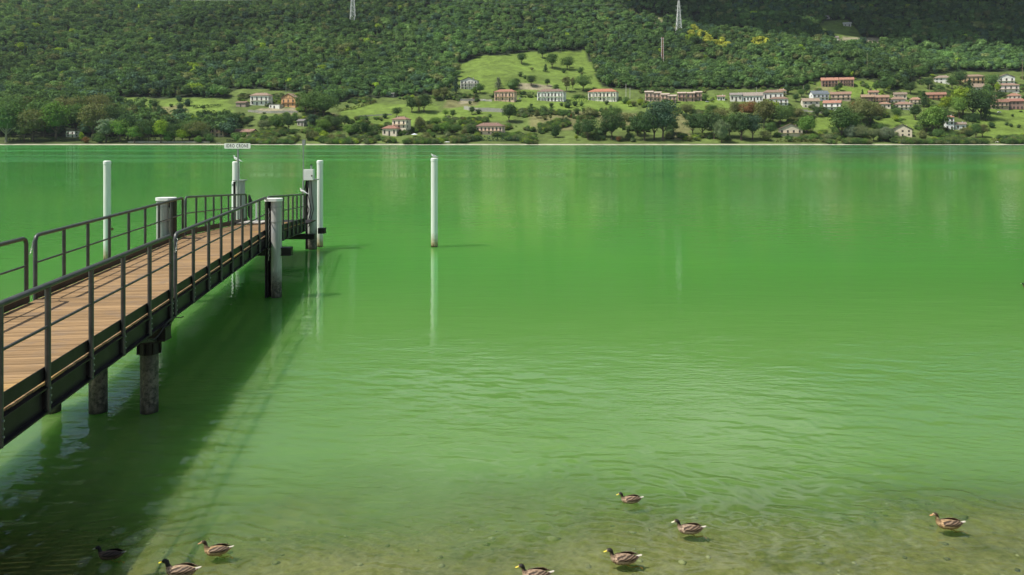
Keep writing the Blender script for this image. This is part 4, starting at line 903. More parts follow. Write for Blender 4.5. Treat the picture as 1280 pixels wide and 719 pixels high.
for e in LIST:
    k, px, py, hp, ti = e[:5]; tree(k, px, py, hp, ti, e[5] if len(e) > 5 else 1.0, len(e) > 6)
# scattered little garden bushes and shrubs in the settled belt
rr = random.Random(21); cnt = 0
ZONES = [((300,150,395,178),14),((420,160,480,178),8),((520,148,575,176),16),((640,140,800,178),10),((845,136,905,150),6),((960,136,1020,178),10),((1080,150,1150,178),8),((1100,112,1240,135),12),((640,128,800,134),4),((575,86,750,112),5)]
for (x0, y0, x1, y1), n in ZONES:
    for _ in range(n):
        tree(BU if rr.random() < .75 else B_, rr.uniform(x0, x1), rr.uniform(y0, y1), rr.uniform(3.5, 8), rr.choice([DG, MG, MG, OG, FG, YG, GG]))
# labels that tell the trees apart by look and by the nearest landmark
groups = {}
for (o, px, py, hp, kind, ti) in TREES:
    best = min(LANDMARKS, key=lambda L: math.hypot(L[0] - px, 1.6 * (L[1] - py + hp / 2)))
    dx, dy = px - best[0], (py - hp / 2) - best[1]
    rel = ('right of' if dx > 0 else 'left of') if abs(dx) > abs(dy) * 1.3 else ('below' if dy > 0 else 'above')
    size = 'tall' if hp > 27 else ('' if hp > 14 else 'small')
    key = (size, ti, KW[kind], rel, best[2]); groups.setdefault(key, []).append((math.hypot(dx, dy), o))
ORD = ['nearest', 'second nearest', 'third nearest', 'fourth nearest', 'fifth nearest', 'sixth nearest', 'seventh nearest', 'eighth nearest', 'ninth nearest', 'tenth nearest', 'outermost']
for (size, ti, kw, rel, lm), L in groups.items():
    L.sort(key=lambda q: q[0])
    for i, (_, o) in enumerate(L):
        base = ' '.join(w for w in (size, ti, kw, rel, lm) if w)
        if len(L) > 1: base += ', %s to it' % ORD[min(i, 10)]
        tag(o, base, 'bush' if 'bush' in kw else 'tree', 'garden bushes across the lake' if 'bush' in kw else 'trees standing among the lakeside houses')


# unseen bank of cloud blobs, added out of frame to shade the upper mountain
def make_shade_cloud(cells):
    iv, fv = ICO2; V, Fq, off = [], [], 0; r = np.random.default_rng(4)
    for (cx, cy, rx, ry) in cells:
        for k in range(26):
            a, q = r.uniform(0, 6.28), math.sqrt(r.uniform(0, 1)); x, y = cx + rx * q * math.cos(a), cy + ry * q * math.sin(a); R_ = r.uniform(45, 110) * (1.2 - .6 * q)
            lump = 1 + .16 * np.sin(iv[:, 0] * 5 + k) * np.sin(iv[:, 1] * 4 + k * 2) + .1 * np.sin(iv[:, 2] * 8 + k)
            V.append(iv * lump[:, None] * np.array([R_ * 1.3, R_ * 1.1, R_ * .5]) + np.array([x, y, 1150 + r.uniform(-15, 50)])); Fq.append(fv + off); off += len(iv)
    me = mesh_np('cloud', np.concatenate(V), np.concatenate(Fq), simple('cloud_white', (.85, .86, .88), 1.0, 0, .03, .01, 0, 0), True)
    o = bpy.data.objects.new('cloud', me); col.objects.link(o); tag(o, kind='structure')
make_shade_cloud([(60, 1380, 240, 150), (330, 1290, 230, 150), (560, 1250, 230, 170), (300, 1520, 280, 130), (650, 1450, 260, 160), (-420, 1590, 200, 60), (-1100, 1620, 220, 80)])


# thin summer haze over lake and mountain
HAZE = 0.00003
b = MB().box((0, 1585, 476), (3760, 3330, 968)); hz_ = NT('haze_air'); hz_.put(hz_.out.inputs['Volume'], hz_.n('VolumePrincipled', {'Color': (0.80, 0.88, 1.0), 'Density': HAZE, 'Anisotropy': 0.2}).outputs[0])
ho = b.build('haze', hz_.m); tag(ho, 'thin summer haze over the lake and the mountain', 'haze', kind='stuff')
scene.cycles.volume_bounces = 0

# ------------------------------------------------------------------ the pier
def PX(t): return -6.077 - 0.1337 * t
PHI = math.atan(0.1337); UU = Vector((-math.sin(PHI), math.cos(PHI), 0)); NN = Vector((math.cos(PHI), math.sin(PHI), 0))
T1 = 32.2
def drop(t): return max(0, t - T1) * 0.062
def PP(t, o, d):
    """pier point: survey depth t, perpendicular offset o right of the right railing, d units below the camera -> metres"""
    return Vector(((PX(t) + o * 1.0089) * S, t * S, (6.66 - d - drop(t)) * S))
DK, RT, MR_, WID = 4.05, 2.44, 3.13, 3.42
pier = empty('pier', PP(20, -WID/2, 6.66)); tag(pier, 'long timber decked steel pier with dark green railings on piles, at left', 'pier')
def sub(o): o.parent = pier; o.matrix_parent_inverse = Matrix.Translation(-pier.location); return o
pier_loc = pier.location.copy()
def pb(mb, name, mat, parent=None, smooth=False, loc=None):
    o = mb.build(name, mat, None, smooth)
    off = Vector((0, 0, 0))
    if parent is None: parent = pier; off = pier_loc
    o.parent = parent
    me = o.data; me.transform(Matrix.Translation(-off)); return o
# planks (each its own part, three shared meshes)
pl = []
for k in range(3):
    b = MB(); L = (WID - 0.06) * S; wv = 0.158 * S * 0.955
    b.box((0, 0, 0), (L, wv, 0.024)); b.box((0, -wv * .18, 0.0125), (L, wv * .06, 0.003)); me = bpy.data.meshes.new('plank')
    me.from_pydata(b.v, [], b.f); me.materials.append(M['plank']); pl.append(me)
t = -2.4; n = 0
while t < 44.6 and n < 299:
    c = PP(t, -WID/2, DK + 0.024 / S)
    o = bpy.data.objects.new('plank', pl[n % 3]); col.objects.link(o); o.parent = pier
    o.location = c - pier_loc + Vector((random.uniform(-.008, .008), 0, random.uniform(-.0025, .0025)))
    o.rotation_euler = (-math.atan(0.062) if t > T1 else 0, 0, PHI + random.uniform(-.0015, .0015)); n += 1; t += 0.158
# main longitudinal beams (I section) and toe boards
def run(o_, d0, d1, th, ta, tb, name, mat):
    ts = [ta] + ([T1] if ta < T1 < tb else []) + [tb]
    b = MB()
    for a, c in zip(ts[:-1], ts[1:]): b.bar(PP(a, o_, (d0 + d1) / 2), PP(c, o_, (d0 + d1) / 2), th * S, (d1 - d0) * S)
    return pb(b, name, mat)
for side in (0, 1):
    o0 = -.03 if side == 0 else -WID + 0.03; sg = 1 if side == 0 else -1
    run(o0 - sg * .04, DK + .06, DK + .50, .02, -2.6, 44.7, 'girder', M['steel'])
    run(o0 - sg * .02, DK + .085, DK + .115, .15, -2.6, 44.7, 'girder_flange', M['steel'])
    run(o0 - sg * .02, DK + .485, DK + .515, .17, -2.6, 44.7, 'girder_flange', M['steel'])
for k_ in range(4): run(-.55 - .77 * k_, DK + .045, DK + .22, .12, -2.6, 44.6, 'joist', M['steel'])
# railing sections
def rail_section(side, posts, first_open=True):
    o0 = 0.0 if side == 0 else -WID; sg = 1 if side == 0 else -1
    root = empty('railing', (0, 0, 0)); root.parent = pier
    oo = o0
    def q(t, d): return PP(t, oo, d) - pier_loc
    t0, t1 = posts[0], posts[-1]; r = 0.043
    bend = 0.13 / S
    path = [q(t0, DK + .5)]; path += [q(t0, RT + bend * 1.0), q(t0 + bend * .3, RT + bend * .3), q(t0 + bend, RT)]
    if t0 < T1 < t1: path.append(q(T1, RT))
    path += [q(t1 - bend, RT), q(t1 - bend * .3, RT + bend * .3), q(t1, RT + bend), q(t1, DK + .5)]
    pb(MB().tube(path, r, 10), 'top_rail', M['rail'], root, True)
    for t in posts[1:-1]: pb(MB().tube([q(t, RT + .02), q(t, DK + .52)], .040, 10), 'post', M['rail'], root, True)
    mp_ = [q(t0, MR_)] + ([q(T1, MR_)] if t0 < T1 < t1 else []) + [q(t1, MR_)]
    pb(MB().tube(mp_, .023, 8), 'mid_rail', M['rail'], root, True)
    b = MB(); ts = [t0 - .05] + ([T1] if t0 < T1 < t1 else []) + [t1 + .05]
    for a, c in zip(ts[:-1], ts[1:]):
        u0, u1 = PP(a, o0 - sg*.055, DK - .125) - pier_loc, PP(c, o0 - sg*.055, DK - .125) - pier_loc; b.bar(u0, u1, .012, .235 * S)
    pb(b, 'toe_board', M['steel'], root)
    for t in posts:   # bracket plates tying each post to the girder
        b = MB()
        for dt in (-.045, .045):
            p = PP(t + dt * 1.6, oo - sg * .07, DK + .29) - pier_loc; b.box(p, (.10, .012, .30 * S), PHI)
        p = PP(t, oo - sg * .055, DK + .29) - pier_loc; b.box(p, (.05, .09, .26 * S), PHI)
        pb(b, 'bracket', M['steel'], root)
    return root
step = 1.605
R0 = [1.6, 3.2, 4.8, 6.45, 8.05, 9.65, 11.25, 12.74, 14.47, 16.08, 17.71, 19.3]; R1 = [19.64, 21.28, 22.9, 24.4, 25.95, 27.5, 29.0, 30.6, 32.0]; R2 = [32.35, 33.6, 34.9, 36.3, 37.85, 39.3, 40.7, 42.15, 43.6]
L0 = [18.85 - 1.57 * k for k in range(10, -1, -1)]; L1 = [19.3, 20.9, 22.45, 24.05, 25.7, 27.3, 28.8, 30.3, 31.8]; L2 = [32.2, 33.8, 35.35, 36.8, 38.3, 39.8, 41.3, 42.7, 44.1]
for s_, P_ in ((0, R0), (0, R1), (0, R2), (1, L0), (1, L1), (1, L2)): rail_section(s_, P_)
# chains across the gaps between the railing sections
for side, ta, tb in ((0, 19.3, 19.64), (1, 18.85, 19.3), (1, 31.8, 32.2), (0, 32.0, 32.35)):
    oo = .05 if side == 0 else -WID - .05
    a, c = PP(ta, oo, RT + .12), PP(tb, oo, RT + .12); b = MB(); N_ = 14
    pts = [a.lerp(c, i / N_) - Vector((0, 0, .33 * 4 * (i / N_) * (1 - i / N_) * S)) for i in range(N_ + 1)]
    for i in range(N_):
        m_ = (pts[i] + pts[i+1]) / 2; d = (pts[i+1] - pts[i]); sd = Vector((.012, 0, 0)) if i % 2 else Vector((0, .012, 0))
        b.tube([pts[i] + sd, m_ + d * .3 + sd * .6, pts[i+1] - sd * .4, m_ - d * .3 - sd, pts[i] + sd], .005, 5)
    pb(b, 'chain', M['chain'])
for k_, t_ in enumerate([9.65, 11.25, 12.74, 14.47, 16.08, 17.71, 19.3, 19.64, 21.28, 22.9]):
    b = MB()
    for dz_ in (.12, .24, .36):
        p_ = PP(t_, -.0, DK + dz_); b.tube([p_ + NN * .02, p_ + NN * .052], .016, 6)
    pb(b, 'bolts', M['galv'])
# cross beams, collars and bearing piles
def crossbeam(t, ext_r=.15, ext_l=.15, d0=.50, hh=.36):
    a, c = PP(t, -WID - ext_l, DK + d0 + hh/2), PP(t, ext_r, DK + d0 + hh/2)
    b = MB(); b.bar(a, c, .26, hh * S * .8); b.bar(a + Vector((0, 0, hh*S*.42)), c + Vector((0, 0, hh*S*.42)), .32, .03); b.bar(a - Vector((0, 0, hh*S*.42)), c - Vector((0, 0, hh*S*.42)), .32, .03)
    pb(b, 'crossbeam', M['steel'])
def pile(x, y, z1, r, mat, name='pile', parent=None, collar=True, z0=-4.5, bev=0.0):
    b = MB(); b.cyl((0, 0, z0), r, z1 - z0, 22, bevel=bev)
    o = b.build(name, mat, parent, True)
    o.location = Vector((x, y, 0)) - (pier_loc if parent is pier else Vector((0, 0, 0)))
    if collar:
        c = MB(); c.cyl((0, 0, z1 - .26), r + .03, .24, 22)
        for i in range(8):
            a = i * PI/4; c.box((math.cos(a) * (r + .045), math.sin(a) * (r + .045), z1 - .14), (.05, .02, .22), a)
        c.build('collar', M['steel'], o)
    return o
for tt in (18.6, 5.0):
    crossbeam(tt)
    for o_ in (-.31, -1.55, -2.68):
        p = PP(tt, o_, DK + .86); pile(p.x, p.y, p.z - .01, .178, M['pile_dark'], 'pile', pier)
crossbeam(T1, 1.05, .9); crossbeam(44.3, .5, .5, .7, .3)
# diagonal braces under the deck near the first bent
for side in (-.1, -WID + .1):
    for sgn in (-1, 1):
        pb(MB().bar(PP(18.6 + sgn*.1, side, DK + .82), PP(18.6 + sgn*1.5, side, DK + .5), .07, .07), 'brace', M['steel'])
pb(MB().tube([PP(17.2 + i * .25, .12, DK + .50 + .10 * math.sin(i * .7)) for i in range(12)], .012, 6), 'cable', M['black'])
# landing plate at the low end
pb(MB().bar(PP(44.7, -WID - .3, DK + .02), PP(44.7, .3, DK + .02), 1.4, .06), 'end_beam', M['steel'])
g_ = MB()
g_.bar(PP(41.4, -2.75, DK - .06), PP(44.2, -2.75, DK - .06), 1.2, .05); pb(g_, 'landing_plate', M['concrete'])

# mooring pile pairs flanking the pier
def mooring(label, px, t, wpx, top_py, inner, scale=1.0):
    Y = t * S; x = at_depth(px, Y); z1 = CAMH - (top_py - HZ) / F * Y
    root = empty('mooring_pile', (x, Y, 0)); tag(root, label, 'mooring pile', 'capped mooring piles beside the pier')
    r = .19 * scale
    b = MB(); b.cyl((0, 0, -4), r, z1 + 4 - .07, 24); b.build('tube', M['pile_light'], root, True)
    for zz in (z1 - .32, z1 - .85): MB().tube([(0, 0, zz), (0, 0, zz + .035)], r + .012, 24).build('band', M['galv'], root, True)
    b = MB(); b.box((inner * (r + .10), 0.02, (z1 - .10 - 4) / 2), (.05, .20, z1 - .10 + 4)); b.box((inner * (r + .04), .10, (z1 - .1 - 4) / 2), (.16, .02, z1 - .1 + 4)); b.box((inner * (r + .165), .02, (z1 - .1 - 4)/2), (.05, .26, z1 - .1 + 4))
    b.build('fender_channel', M['steel'], root)
    b = MB(); cx = inner * .10; b.tube([(cx - .0, 0, z1 - .07), (cx, 0, z1 - .02), (cx, 0, z1)], [.001, .001, .001], 4)
    n = 24; vs = []
    for z in (z1 - .10, z1):
        for i in range(n):
            a = 2*PI*i/n; vs.append((math.cos(a) * (r + .03) + (inner * .20 if math.cos(a) * inner > 0 else 0), math.sin(a) * (r + .03), z))
    b = MB(); b.add(vs, [tuple(reversed(range(n))), tuple(range(n, 2*n))] + [(i, (i+1) % n, (i+1) % n + n, i + n) for i in range(n)])
    b.build('cap', M['white'], root)
    b = MB(); pts = [(inner * (r + .05), -r * .6, z1 - .35 - i * .11) for i in range(18)]
    for i in range(17): b.tube([(pts[i][0] + (.02 if i % 2 else 0), pts[i][1], pts[i][2]), (pts[i][0], pts[i][1] - (.02 if i % 2 else 0), pts[i+1][2])], .012, 5)
    b.build('chain', M['chain'], root)
    return root
mooring('light grey mooring pile with white cap standing against the right side of the pier', 345.5, 32.1, 19, 248, -1)
mooring('light grey mooring pile with white cap outside the left railing of the pier', 204, 31.0, 23, 247, 1, 1.15)

def white_pole(label, px, base_py, top_py, wpx, shackle=False):
    p = at(px, base_py); k = p.y / F; r = wpx * k / 2; z1 = CAMH - (top_py - HZ) * k
    root = empty('guide_pole', (p.x, p.y, 0)); tag(root, label, 'pole', 'white poles standing in the lake')
    MB().cyl((0, 0, -4), r, z1 + 4, 26, bevel=.03).build('shaft', M['pole'], root, True)
    MB().tube([(0, 0, z1 - .16), (0, 0, z1 - .03)], r + .012, 26).build('cap', M['white'], root, True)
    if shackle: 
        MB().box((r + .05, 0, 1.45), (.12, .08, .10)).build('bracket', M['rust'], root)
    return root, z1
white_pole('white pole in open water with rusty foot, behind the left railing', 134, 325, 201, 8.6, True)
pm, z_mid = white_pole('lone white pole in the open lake with a gull on top', 543, 308.5, 197.5, 8.6)
white_pole('white pole beside the metal box at the outer right corner of the pier', 400, 308.5, 200.5, 7.6)

# outer right corner: dark edged pile carrying the metal box and the antenna
Ye = 46.2 * S
def outer_pile(label, px, wpx, top_py):
    x = at_depth(px, Ye); z1 = CAMH - (top_py - HZ) / F * Ye; root = empty('outer_pile', (x, Ye, 0)); tag(root, label, 'mooring pile', 'outer corner piles of the pier')
    r = wpx / 2 * Ye / F * .95
    MB().cyl((0, 0, -4), r, z1 + 4, 22).build('tube', M['pile_light'], root, True)
    MB().box((0, 0, z1 + .02), (r*2.4, r*2.4, .05)).build('cap', M['galv'], root)
    b = MB(); b.box((-r - .07, .02, (z1 - 4.1) / 2), (.06, .24, z1 + 4)); b.box((-r - .01, .12, (z1 - 4.1) / 2), (.12, .03, z1 + 4)); b.build('fender_channel', M['steel'], root)
    b = MB(); b.box((r + .26, 0, .95), (.36, .30, .28)); b.build('bracket', M['steel'], root)
    return root
outer_pile('grey pile with dark edge under the metal box at the outer right corner', 390.5, 12, 225)
outer_pile('grey pile with dark channel behind the name board pole at the outer left corner', 300.5, 12, 226)
x0 = at_depth(388, Ye)
root = empty('metal_box', (x0, Ye - .25, CAMH - (225 - HZ) / F * Ye)); tag(root, 'white metal control box mounted on top of the outer right pile', 'box')
w_, h_ = 12 * Ye / F, 13.5 * Ye / F
MB().box((0, 0, h_/2), (w_, .28, h_)).build('casing', M['white'], root); MB().box((0, -.145, h_/2), (w_*.94, .012, h_*.93)).build('door', M['white'], root)
MB().box((w_*.36, -.16, h_*.42), (.05, .03, .07)).build('lock', M['black'], root)
MB().tube([(w_*.22, 0, h_), (w_*.22, 0, h_ + .2)], .05, 10).build('vent_stub', M['galv'], root)
MB().tube([(w_*.22, 0, h_ + .2), (w_*.22, 0, h_ + .24)], .065, 10).build('vent_cap', M['black'], root)
b = MB()
for k in range(3): b.tube([(-.15 + .12*k, 0, 0), (-.25 + .2*k, -.06, -.7), (.02 + .12*k, -.12, -1.5), (-.2 + .1*k, -.1, -2.4)], .022, 6)
b.build('cable', M['black'], root)
xa = at_depth(381.5, Ye); za = CAMH - (181 - HZ) / F * Ye; zb = CAMH - (286 - HZ) / F * Ye
root = empty('antenna_pole', (xa, Ye - .35, zb)); tag(root, 'thin grey antenna pole rising beside the white metal box', 'antenna')
MB().tube([(0, 0, 0), (0, 0, (za - zb) * .58)], .05, 10).build('lower_tube', M['galv'], root, True); MB().tube([(0, 0, (za - zb) * .57), (0, 0, za - zb)], .028, 8).build('upper_tube', M['galv'], root, True)
MB().box((.03, 0, za - zb + .12), (.16, .12, .28)).build('sensor_head', M['galv'], root)
# left outer corner pole (white) behind the sign
xw = at_depth(295, Ye + .5); zt = CAMH - (202 - HZ) / F * (Ye + .5)
root = empty('guide_pole', (xw, Ye + .5, 0)); tag(root, 'white pole behind the name board post at the outer left corner of the pier', 'pole', 'white poles standing in the lake')
MB().cyl((0, 0, -4), .185, zt + 4, 24, bevel=.03).build('shaft', M['pole'], root, True); zs = CAMH - (227 - HZ) / F * (Ye + .5)
MB().cyl((0, 0, zs - 2.4), .215, 2.4, 24, bevel=.02).build('sleeve', M['white'], root, True)
MB().tube([(0, 0, zs - .2), (0, 0, zs - .12)], .235, 24).build('band', M['galv'], root, True)
# name board
Ys = 43.2 * S; xs_ = at_depth(296.8, Ys); z0s = CAMH - (DK + drop(43.2)) * S; z1s = CAMH - (180 - HZ) / F * Ys
root = empty('name_board', (xs_, Ys, z0s), -.2); tag(root, 'white name board reading IDRO CRONE on a thin grey post at the pier end', 'sign')
MB().tube([(0, 0.05, -.1), (0, 0.05, z1s - z0s)], .042, 12).build('post', M['galv'], root, True)
bw, bh = 36 * Ys / F, 6.6 * Ys / F; zc = CAMH - (182.6 - HZ) / F * Ys - z0s
def rrect(w, h, r, y0, y1, n=5):
    pts = []
    for cx, cz, a0 in ((w/2-r, h/2-r, 0), (-w/2+r, h/2-r, PI/2), (-w/2+r, -h/2+r, PI), (w/2-r, -h/2+r, 1.5*PI)):
        for i in range(n + 1): a = a0 + i * PI/2/n; pts.append((cx + r*math.cos(a), cz + r*math.sin(a)))
    m = len(pts); b = MB(); b.add([(x, y0, z) for x, z in pts] + [(x, y1, z) for x, z in pts], [tuple(range(m)), tuple(reversed(range(m, 2*m)))] + [(i, i+m, (i+1) % m + m, (i+1) % m) for i in range(m)]); return b
b = rrect(bw, bh, .05, -.02, .0); b.v = [(x, y, z + zc) for x, y, z in b.v]; b.build('board', M['white'], root)
cu = bpy.data.curves.new('lettering', 'FONT'); cu.body = 'IDRO CRONE'; cu.align_x = 'CENTER'; cu.align_y = 'CENTER'; cu.size = bh * .92; cu.extrude = .002; cu.space_character = 1.22
cu.offset = 0.0015
to = bpy.data.objects.new('lettering_curve', cu); col.objects.link(to); bpy.context.view_layer.update()
me = bpy.data.meshes.new_from_object(to.evaluated_get(bpy.context.evaluated_depsgraph_get())); bpy.data.objects.remove(to)
me.transform(Matrix.Rotation(PI/2, 4, 'X')); xsz = max(v.co.x for v in me.vertices) - min(v.co.x for v in me.vertices); me.transform(Matrix.Scale(30.5 * Ys / F / xsz, 4, (1, 0, 0)))
me.materials.clear(); me.materials.append(M['print']); lo = bpy.data.objects.new('lettering', me); lo.location = (0, -.024, zc); lo.parent = root; col.objects.link(lo)
MB().box((0, .03, zc), (.10, .06, .12)).build('clamp', M['galv'], root)
# black hanging fender / tarp on the last left posts and a white bollard on the deck edge
pf = PP(44.2, -WID + .15, RT); root = empty('hanging_fender', pf); tag(root, 'black rubber fender hanging from the last left railing post', 'fender')
MB().tube([(0, 0, -.05), (.06, 0, -.35), (0, 0, -.75), (.05, 0, -1.05), (.12, 0, -1.35)], [.05, .10, .075, .11, .03], 9).build('bag', M['black'], root, True); MB().tube([(0, 0, 0), (0, 0, -.12)], .02, 6).build('strap', M['black'], root)
pf = PP(43.4, -1.05, DK); root = empty('bollard', (at_depth(320.5, 43.6*S), 43.6*S, CAMH - (280 - HZ) / F * 43.6 * S)); tag(root, 'thin white bollard with dark foot on the low end of the deck', 'bollard')
MB().cyl((0, 0, 0), .045, 1.15, 12, bevel=.01).build('shaft', M['white'], root, True); MB().cyl((0, 0, 0), .16, .12, 12, bevel=.02).build('foot', M['black'], root, True)
root = empty('spotlight', (at_depth(296, Ys - .3), Ys - .3, CAMH - (277 - HZ) / F * Ys)); tag(root, 'small tan round drum at the foot of the name board post', 'drum')
MB().tube([(0, -.12, 0), (0, .12, 0)], .13, 16).build('drum', simple('tan_paint', (.34, .30, .2), .6), root, True); MB().box((0, 0, -.12), (.12, .16, .12)).build('mount', M['galv'], root)

# ------------------------------------------------------------------ birds
def loft(stations, n=16):
    """stations: (x, z, ry, rz_up, rz_down) densified; returns MB with one continuous skin"""
    pts = np.array(stations, float); k = len(pts); m = 6; dense = []
    def cr_(p0, p1, p2, p3, t): return .5 * ((2*p1) + (-p0+p2)*t + (2*p0-5*p1+4*p2-p3)*t*t + (-p0+3*p1-3*p2+p3)*t**3)
    for i in range(k - 1):
        for j in range(m): dense.append(cr_(pts[max(i-1, 0)], pts[i], pts[i+1], pts[min(i+2, k-1)], j / m))
    dense.append(pts[-1]); dense = np.array(dense); N_ = len(dense); b = MB()
    for i, d in enumerate(dense):
        a, c = dense[max(i-1, 0)], dense[min(i+1, N_-1)]; tx, tz = c[0]-a[0], c[1]-a[1]; l = math.hypot(tx, tz) or 1; ux, uz = -tz/l, tx/l
        if uz < 0 and tz/l < .5: ux, uz = -ux, -uz
        for j in range(n):
            a_ = 2*PI*j/n; cy, sz = math.cos(a_), math.sin(a_); rz_ = max(d[3] if sz > 0 else d[4], .001)
            b.v.append((d[0] + ux*sz*rz_, cy*max(d[2], .001), d[1] + uz*sz*rz_))
    for i in range(N_ - 1):
        for j in range(n): b.f.append((i*n+j, i*n+(j+1) % n, (i+1)*n+(j+1) % n, (i+1)*n+j)); b.mi.append(0)
    b.f.append(tuple(reversed(range(n)))); b.f.append(tuple((N_-1)*n+j for j in range(n))); b.mi += [0, 0]
    return b
def duck_mat(kind):
    t = NT('duck_plumage_' + kind); v = t.coord('Object'); sep = t.n('SeparateXYZ', {'Vector': v}); x, z = sep.outputs['X'], sep.outputs['Z']
    P = {'drake': ((.46, .33, .22), (.10, .055, .03), (.025, .022, .018), (.34, .26, .18)), 'pale': ((.48, .36, .25), (.10, .06, .035), (.022, .02, .016), (.30, .22, .15)), 'hen': ((.50, .34, .18), (.13, .07, .03), (.05, .03, .016), (.46, .33, .19)),
         'bold': ((.50, .38, .25), (.16, .09, .05), (.02, .022, .018), (.045, .035, .03)), 'dark': ((.13, .09, .06), (.045, .028, .018), (.012, .012, .010), (.02, .018, .014))}[kind]
    vo = t.n('TexVoronoi', {'Vector': t.map(v, (42, 60, 60)), 'Scale': 1.0}).outputs['Distance']
    sc_ = t.ramp(t.math('ADD', vo, t.math('MULTIPLY', t.noise(30, 4, v), .5)), [(.45, P[1]), (.75, P[0])])
    back = t.n('MapRange', {'Value': t.math('ADD', z, t.math('MULTIPLY', t.noise(14, 4, v), .03)), 'From Min': .095, 'From Max': .125, 'To Min': 0.0, 'To Max': .75}).outputs[0]
    c = t.mix(back, sc_, P[1])
    neck = t.n('MapRange', {'Value': t.math('SUBTRACT', z, t.math('MULTIPLY', x, -.35)), 'From Min': .058, 'From Max': .078, 'To Min': 0.0, 'To Max': 1.0}).outputs[0]
    neck = t.math('MULTIPLY', neck, t.math('LESS_THAN', x, -.085))
    c = t.mix(neck, c, P[3])
    # dark crown and nape line
    cap_ = t.n('MapRange', {'Value': t.math('ADD', z, t.math('MULTIPLY', t.math('ADD', x, .17), .9)), 'From Min': {'drake': .130, 'pale': .134, 'hen': .160, 'bold': .0, 'dark': .0}[kind], 'From Max': {'drake': .146, 'pale': .150, 'hen': .172, 'bold': .02, 'dark': .02}[kind], 'To Min': 0.0, 'To Max': 1.0}).outputs[0]
    cap_ = t.math('MULTIPLY', cap_, t.math('LESS_THAN', x, -.10)); cap_ = t.math('MULTIPLY', cap_, t.math('GREATER_THAN', z, .105))
    c = t.mix(cap_, c, P[2])
    return t.done(t.bsdf(c, .7, 0, t.bump(vo, .3, .004), .3))
def wing_mat(kind):
    t = NT('duck_wing_' + kind); v = t.coord('Object')
    wv = t.n('TexWave', {'Vector': t.map(v, (1, 1, 1), (0, .35, 0)), 'Scale': 13.0, 'Distortion': 5.0, 'Detail': 4.0}, bands_direction='Z').outputs['Fac']
    a, b_ = ((.045, .028, .017), (.24, .165, .105)) if kind != 'dark' else ((.010, .008, .006), (.07, .05, .035))
    c = t.ramp(wv, [(.35, a), (.62, tuple(k * .45 for k in b_)), (.92, b_)])
    return t.done(t.bsdf(c, .65, 0, t.bump(wv, .3, .004), .3))
BILL = {'drake': (.62, .50, .03), 'pale': (.62, .60, .42), 'hen': (.50, .24, .10), 'bold': (.72, .60, .02), 'dark': (.34, .36, .24)}
DM = {}
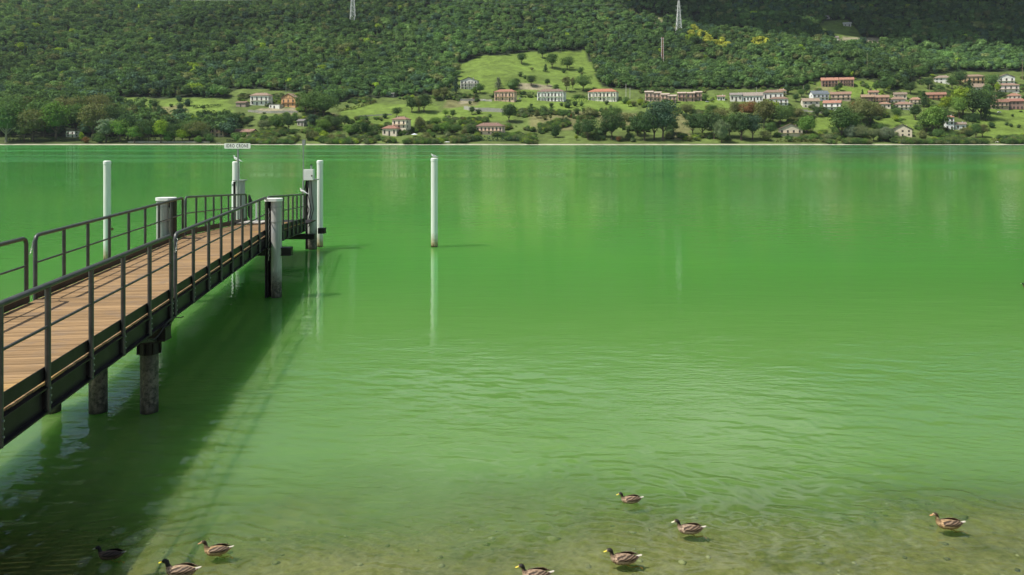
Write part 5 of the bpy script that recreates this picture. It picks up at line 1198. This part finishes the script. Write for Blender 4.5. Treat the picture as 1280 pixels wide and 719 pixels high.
def duck(px, py, L, kind, label, rzd):
    if kind not in DM: DM[kind] = (duck_mat(kind), wing_mat(kind), simple('bill_' + kind, BILL[kind], .45, 0, .2, 30), simple('tail_white', (.55, .50, .42) if kind != 'dark' else (.25, .24, .22), .6))
    bm_, wm_, bl, tw = DM[kind]
    up = .018 if kind == 'hen' else 0.0
    p = at(px, py); s = L / 0.50; root = empty('duck', p, math.radians(rzd)); root.scale = (s, s, s)
    tag(root, label, 'duck', 'ducks swimming on the lake')
    # x from tail (+.24) to bill (-.26)
    body = loft([(.225,.070,.006,.003,.003),(.19,.060,.030,.014,.018),(.14,.045,.062,.036,.045),(.07,.040,.084,.058,.060),(-.01,.036,.090,.064,.064),(-.075,.036,.080,.060,.060),(-.118,.052,.058,.046,.048),(-.140,.085+up*.3,.036,.030,.034),(-.150,.118+up,.026,.024,.026),(-.156,.142+up,.026,.025,.026),(-.172,.160+up,.030,.026,.026),(-.196,.160+up,.026,.022,.022),(-.212,.153+up,.014,.012,.012)])
    body.build('body', bm_, root, True)
    bill = loft([(-.205,.152+up,.014,.011,.009),(-.225,.147+up,.013,.008,.006),(-.243,.142+up,.014,.005,.004),(-.257,.139+up,.010,.003,.003)], 12); bill.build('bill', bl, root, True)
    for sgn in (-1, 1):
        w = MB(); ns, nr = 15, 9; 
        for i in range(ns):
            u = i / (ns - 1); xx = -.085 + .285 * u
            hw = .045 * math.sin(min(1, u * 1.25 + .12) * PI * .62) * (1 if u < .75 else (1 - (u - .75) / .25 * .85))
            zc = .066 + .012 * u; yb = .083 * math.sqrt(max(.03, 1 - ((xx + .01) / .235) ** 2))
            for j in range(nr):
                a = (j / (nr - 1) - .35) * 1.9
                w.v.append((xx + .006 * math.sin(j * 2.2), sgn * (yb * (.99 - .42 * max(0, a) ** 1.5) + .007), zc + hw * a * .8))
        for i in range(ns - 1):
            for j in range(nr - 1): w.f.append((i*nr+j, i*nr+j+1, (i+1)*nr+j+1, (i+1)*nr+j)); w.mi.append(0)
        wo_ = w.build('wing', wm_, root, True); md = wo_.modifiers.new('thick', 'SOLIDIFY'); md.thickness = .006; md.offset = 0
        e = MB().tube([(-.207, sgn * .021, .166+up), (-.207, sgn * .025, .166+up)], .004, 8).build('eye', M['black'], root)
        f = MB(); ox = .10 if sgn < 0 else -.02
        f.tube([(.03, sgn*.035, -.01), (.06 + ox*.5, sgn*.045, -.05), (.10 + ox, sgn*.05, -.075 + (.045 if sgn < 0 else 0))], [.009, .007, .006], 6)
        q = (.10 + ox, sgn*.05, -.075 + (.045 if sgn < 0 else 0)); f.add([q, (q[0]+.05, q[1]-.03, q[2]-.03), (q[0]+.06, q[1], q[2]-.035), (q[0]+.05, q[1]+.03, q[2]-.03), (q[0]+.01, q[1], q[2]-.008)], [(0,1,2),(0,2,3),(4,2,1),(4,3,2)])
        f.build('foot', simple('orange_foot', (.55, .16, .04), .5) if 'foot' not in M else M['foot'], root)
    tl = MB()
    for k in (1, 2, 3):
        a = (k - 2) * .20; tl.bar((.17, .010*(k-2), .070), (.258 - .008*abs(k-2), .010*(k-2) + .02*math.sin(a), .092 - .003*abs(k-2)), .011, .003)
    tl.build('tail_feathers', tw, root)
M['foot'] = simple('orange_foot', (.55, .16, .04), .5)
for d in DUCKS: duck(*d)

M['gull_white'] = simple('gull_white', (.80, .80, .77), .6, 0, .06, 9); M['gull_grey'] = simple('gull_grey', (.42, .45, .47), .6, 0, .1, 9); M['gull_bill'] = simple('gull_bill', (.35, .10, .03), .5)
def gull(loc, label, s=1.0, rz=0.0, tilt=0.0, wing=None):
    root = empty('gull', loc, rz); root.scale = (s, s, s); root.rotation_euler = (0, tilt, rz); tag(root, label, 'gull')
    loft([(.22,.055,.008,.004,.004),(.15,.075,.028,.018,.022),(.07,.100,.050,.042,.045),(-.02,.118,.058,.052,.055),(-.075,.140,.046,.044,.046),(-.105,.175,.030,.030,.032),(-.118,.205,.028,.027,.028),(-.136,.218,.027,.024,.024),(-.156,.212,.012,.012,.012)]).build('body', M['gull_white'], root, True)
    loft([(-.15,.211,.008,.007,.006),(-.175,.206,.006,.005,.004),(-.19,.200,.003,.003,.003)], 8).build('bill', M['gull_bill'], root, True)
    for sgn in (-1, 1):
        loft([(-.06,.125,.010,.030,.032),(.02,.120,.012,.040,.036),(.12,.088,.010,.026,.022),(.20,.066,.007,.012,.010),(.27,.050,.002,.003,.003)], 10).build('wing', wing or M['gull_grey'], root, True, loc=(0, sgn * .052, 0))
        MB().tube([(.0, sgn*.02, .07), (.0, sgn*.02, 0)], .006, 6).build('leg', M['gull_bill'], root)
gull((pm.location.x - .03, pm.location.y, z_mid), 'white gull perched on top of the lone pole in the open lake', .95)
gull((xw, Ye + .5, zt), 'gull crouching on the white pole under the name board', 1.2, 0.0, .22, M['gull_white'])
pg = PP(42.4, .05, RT - .04); gull(pg, 'white gull perched on the right railing near the metal box', 1.05, 0, .22, M['gull_white'])
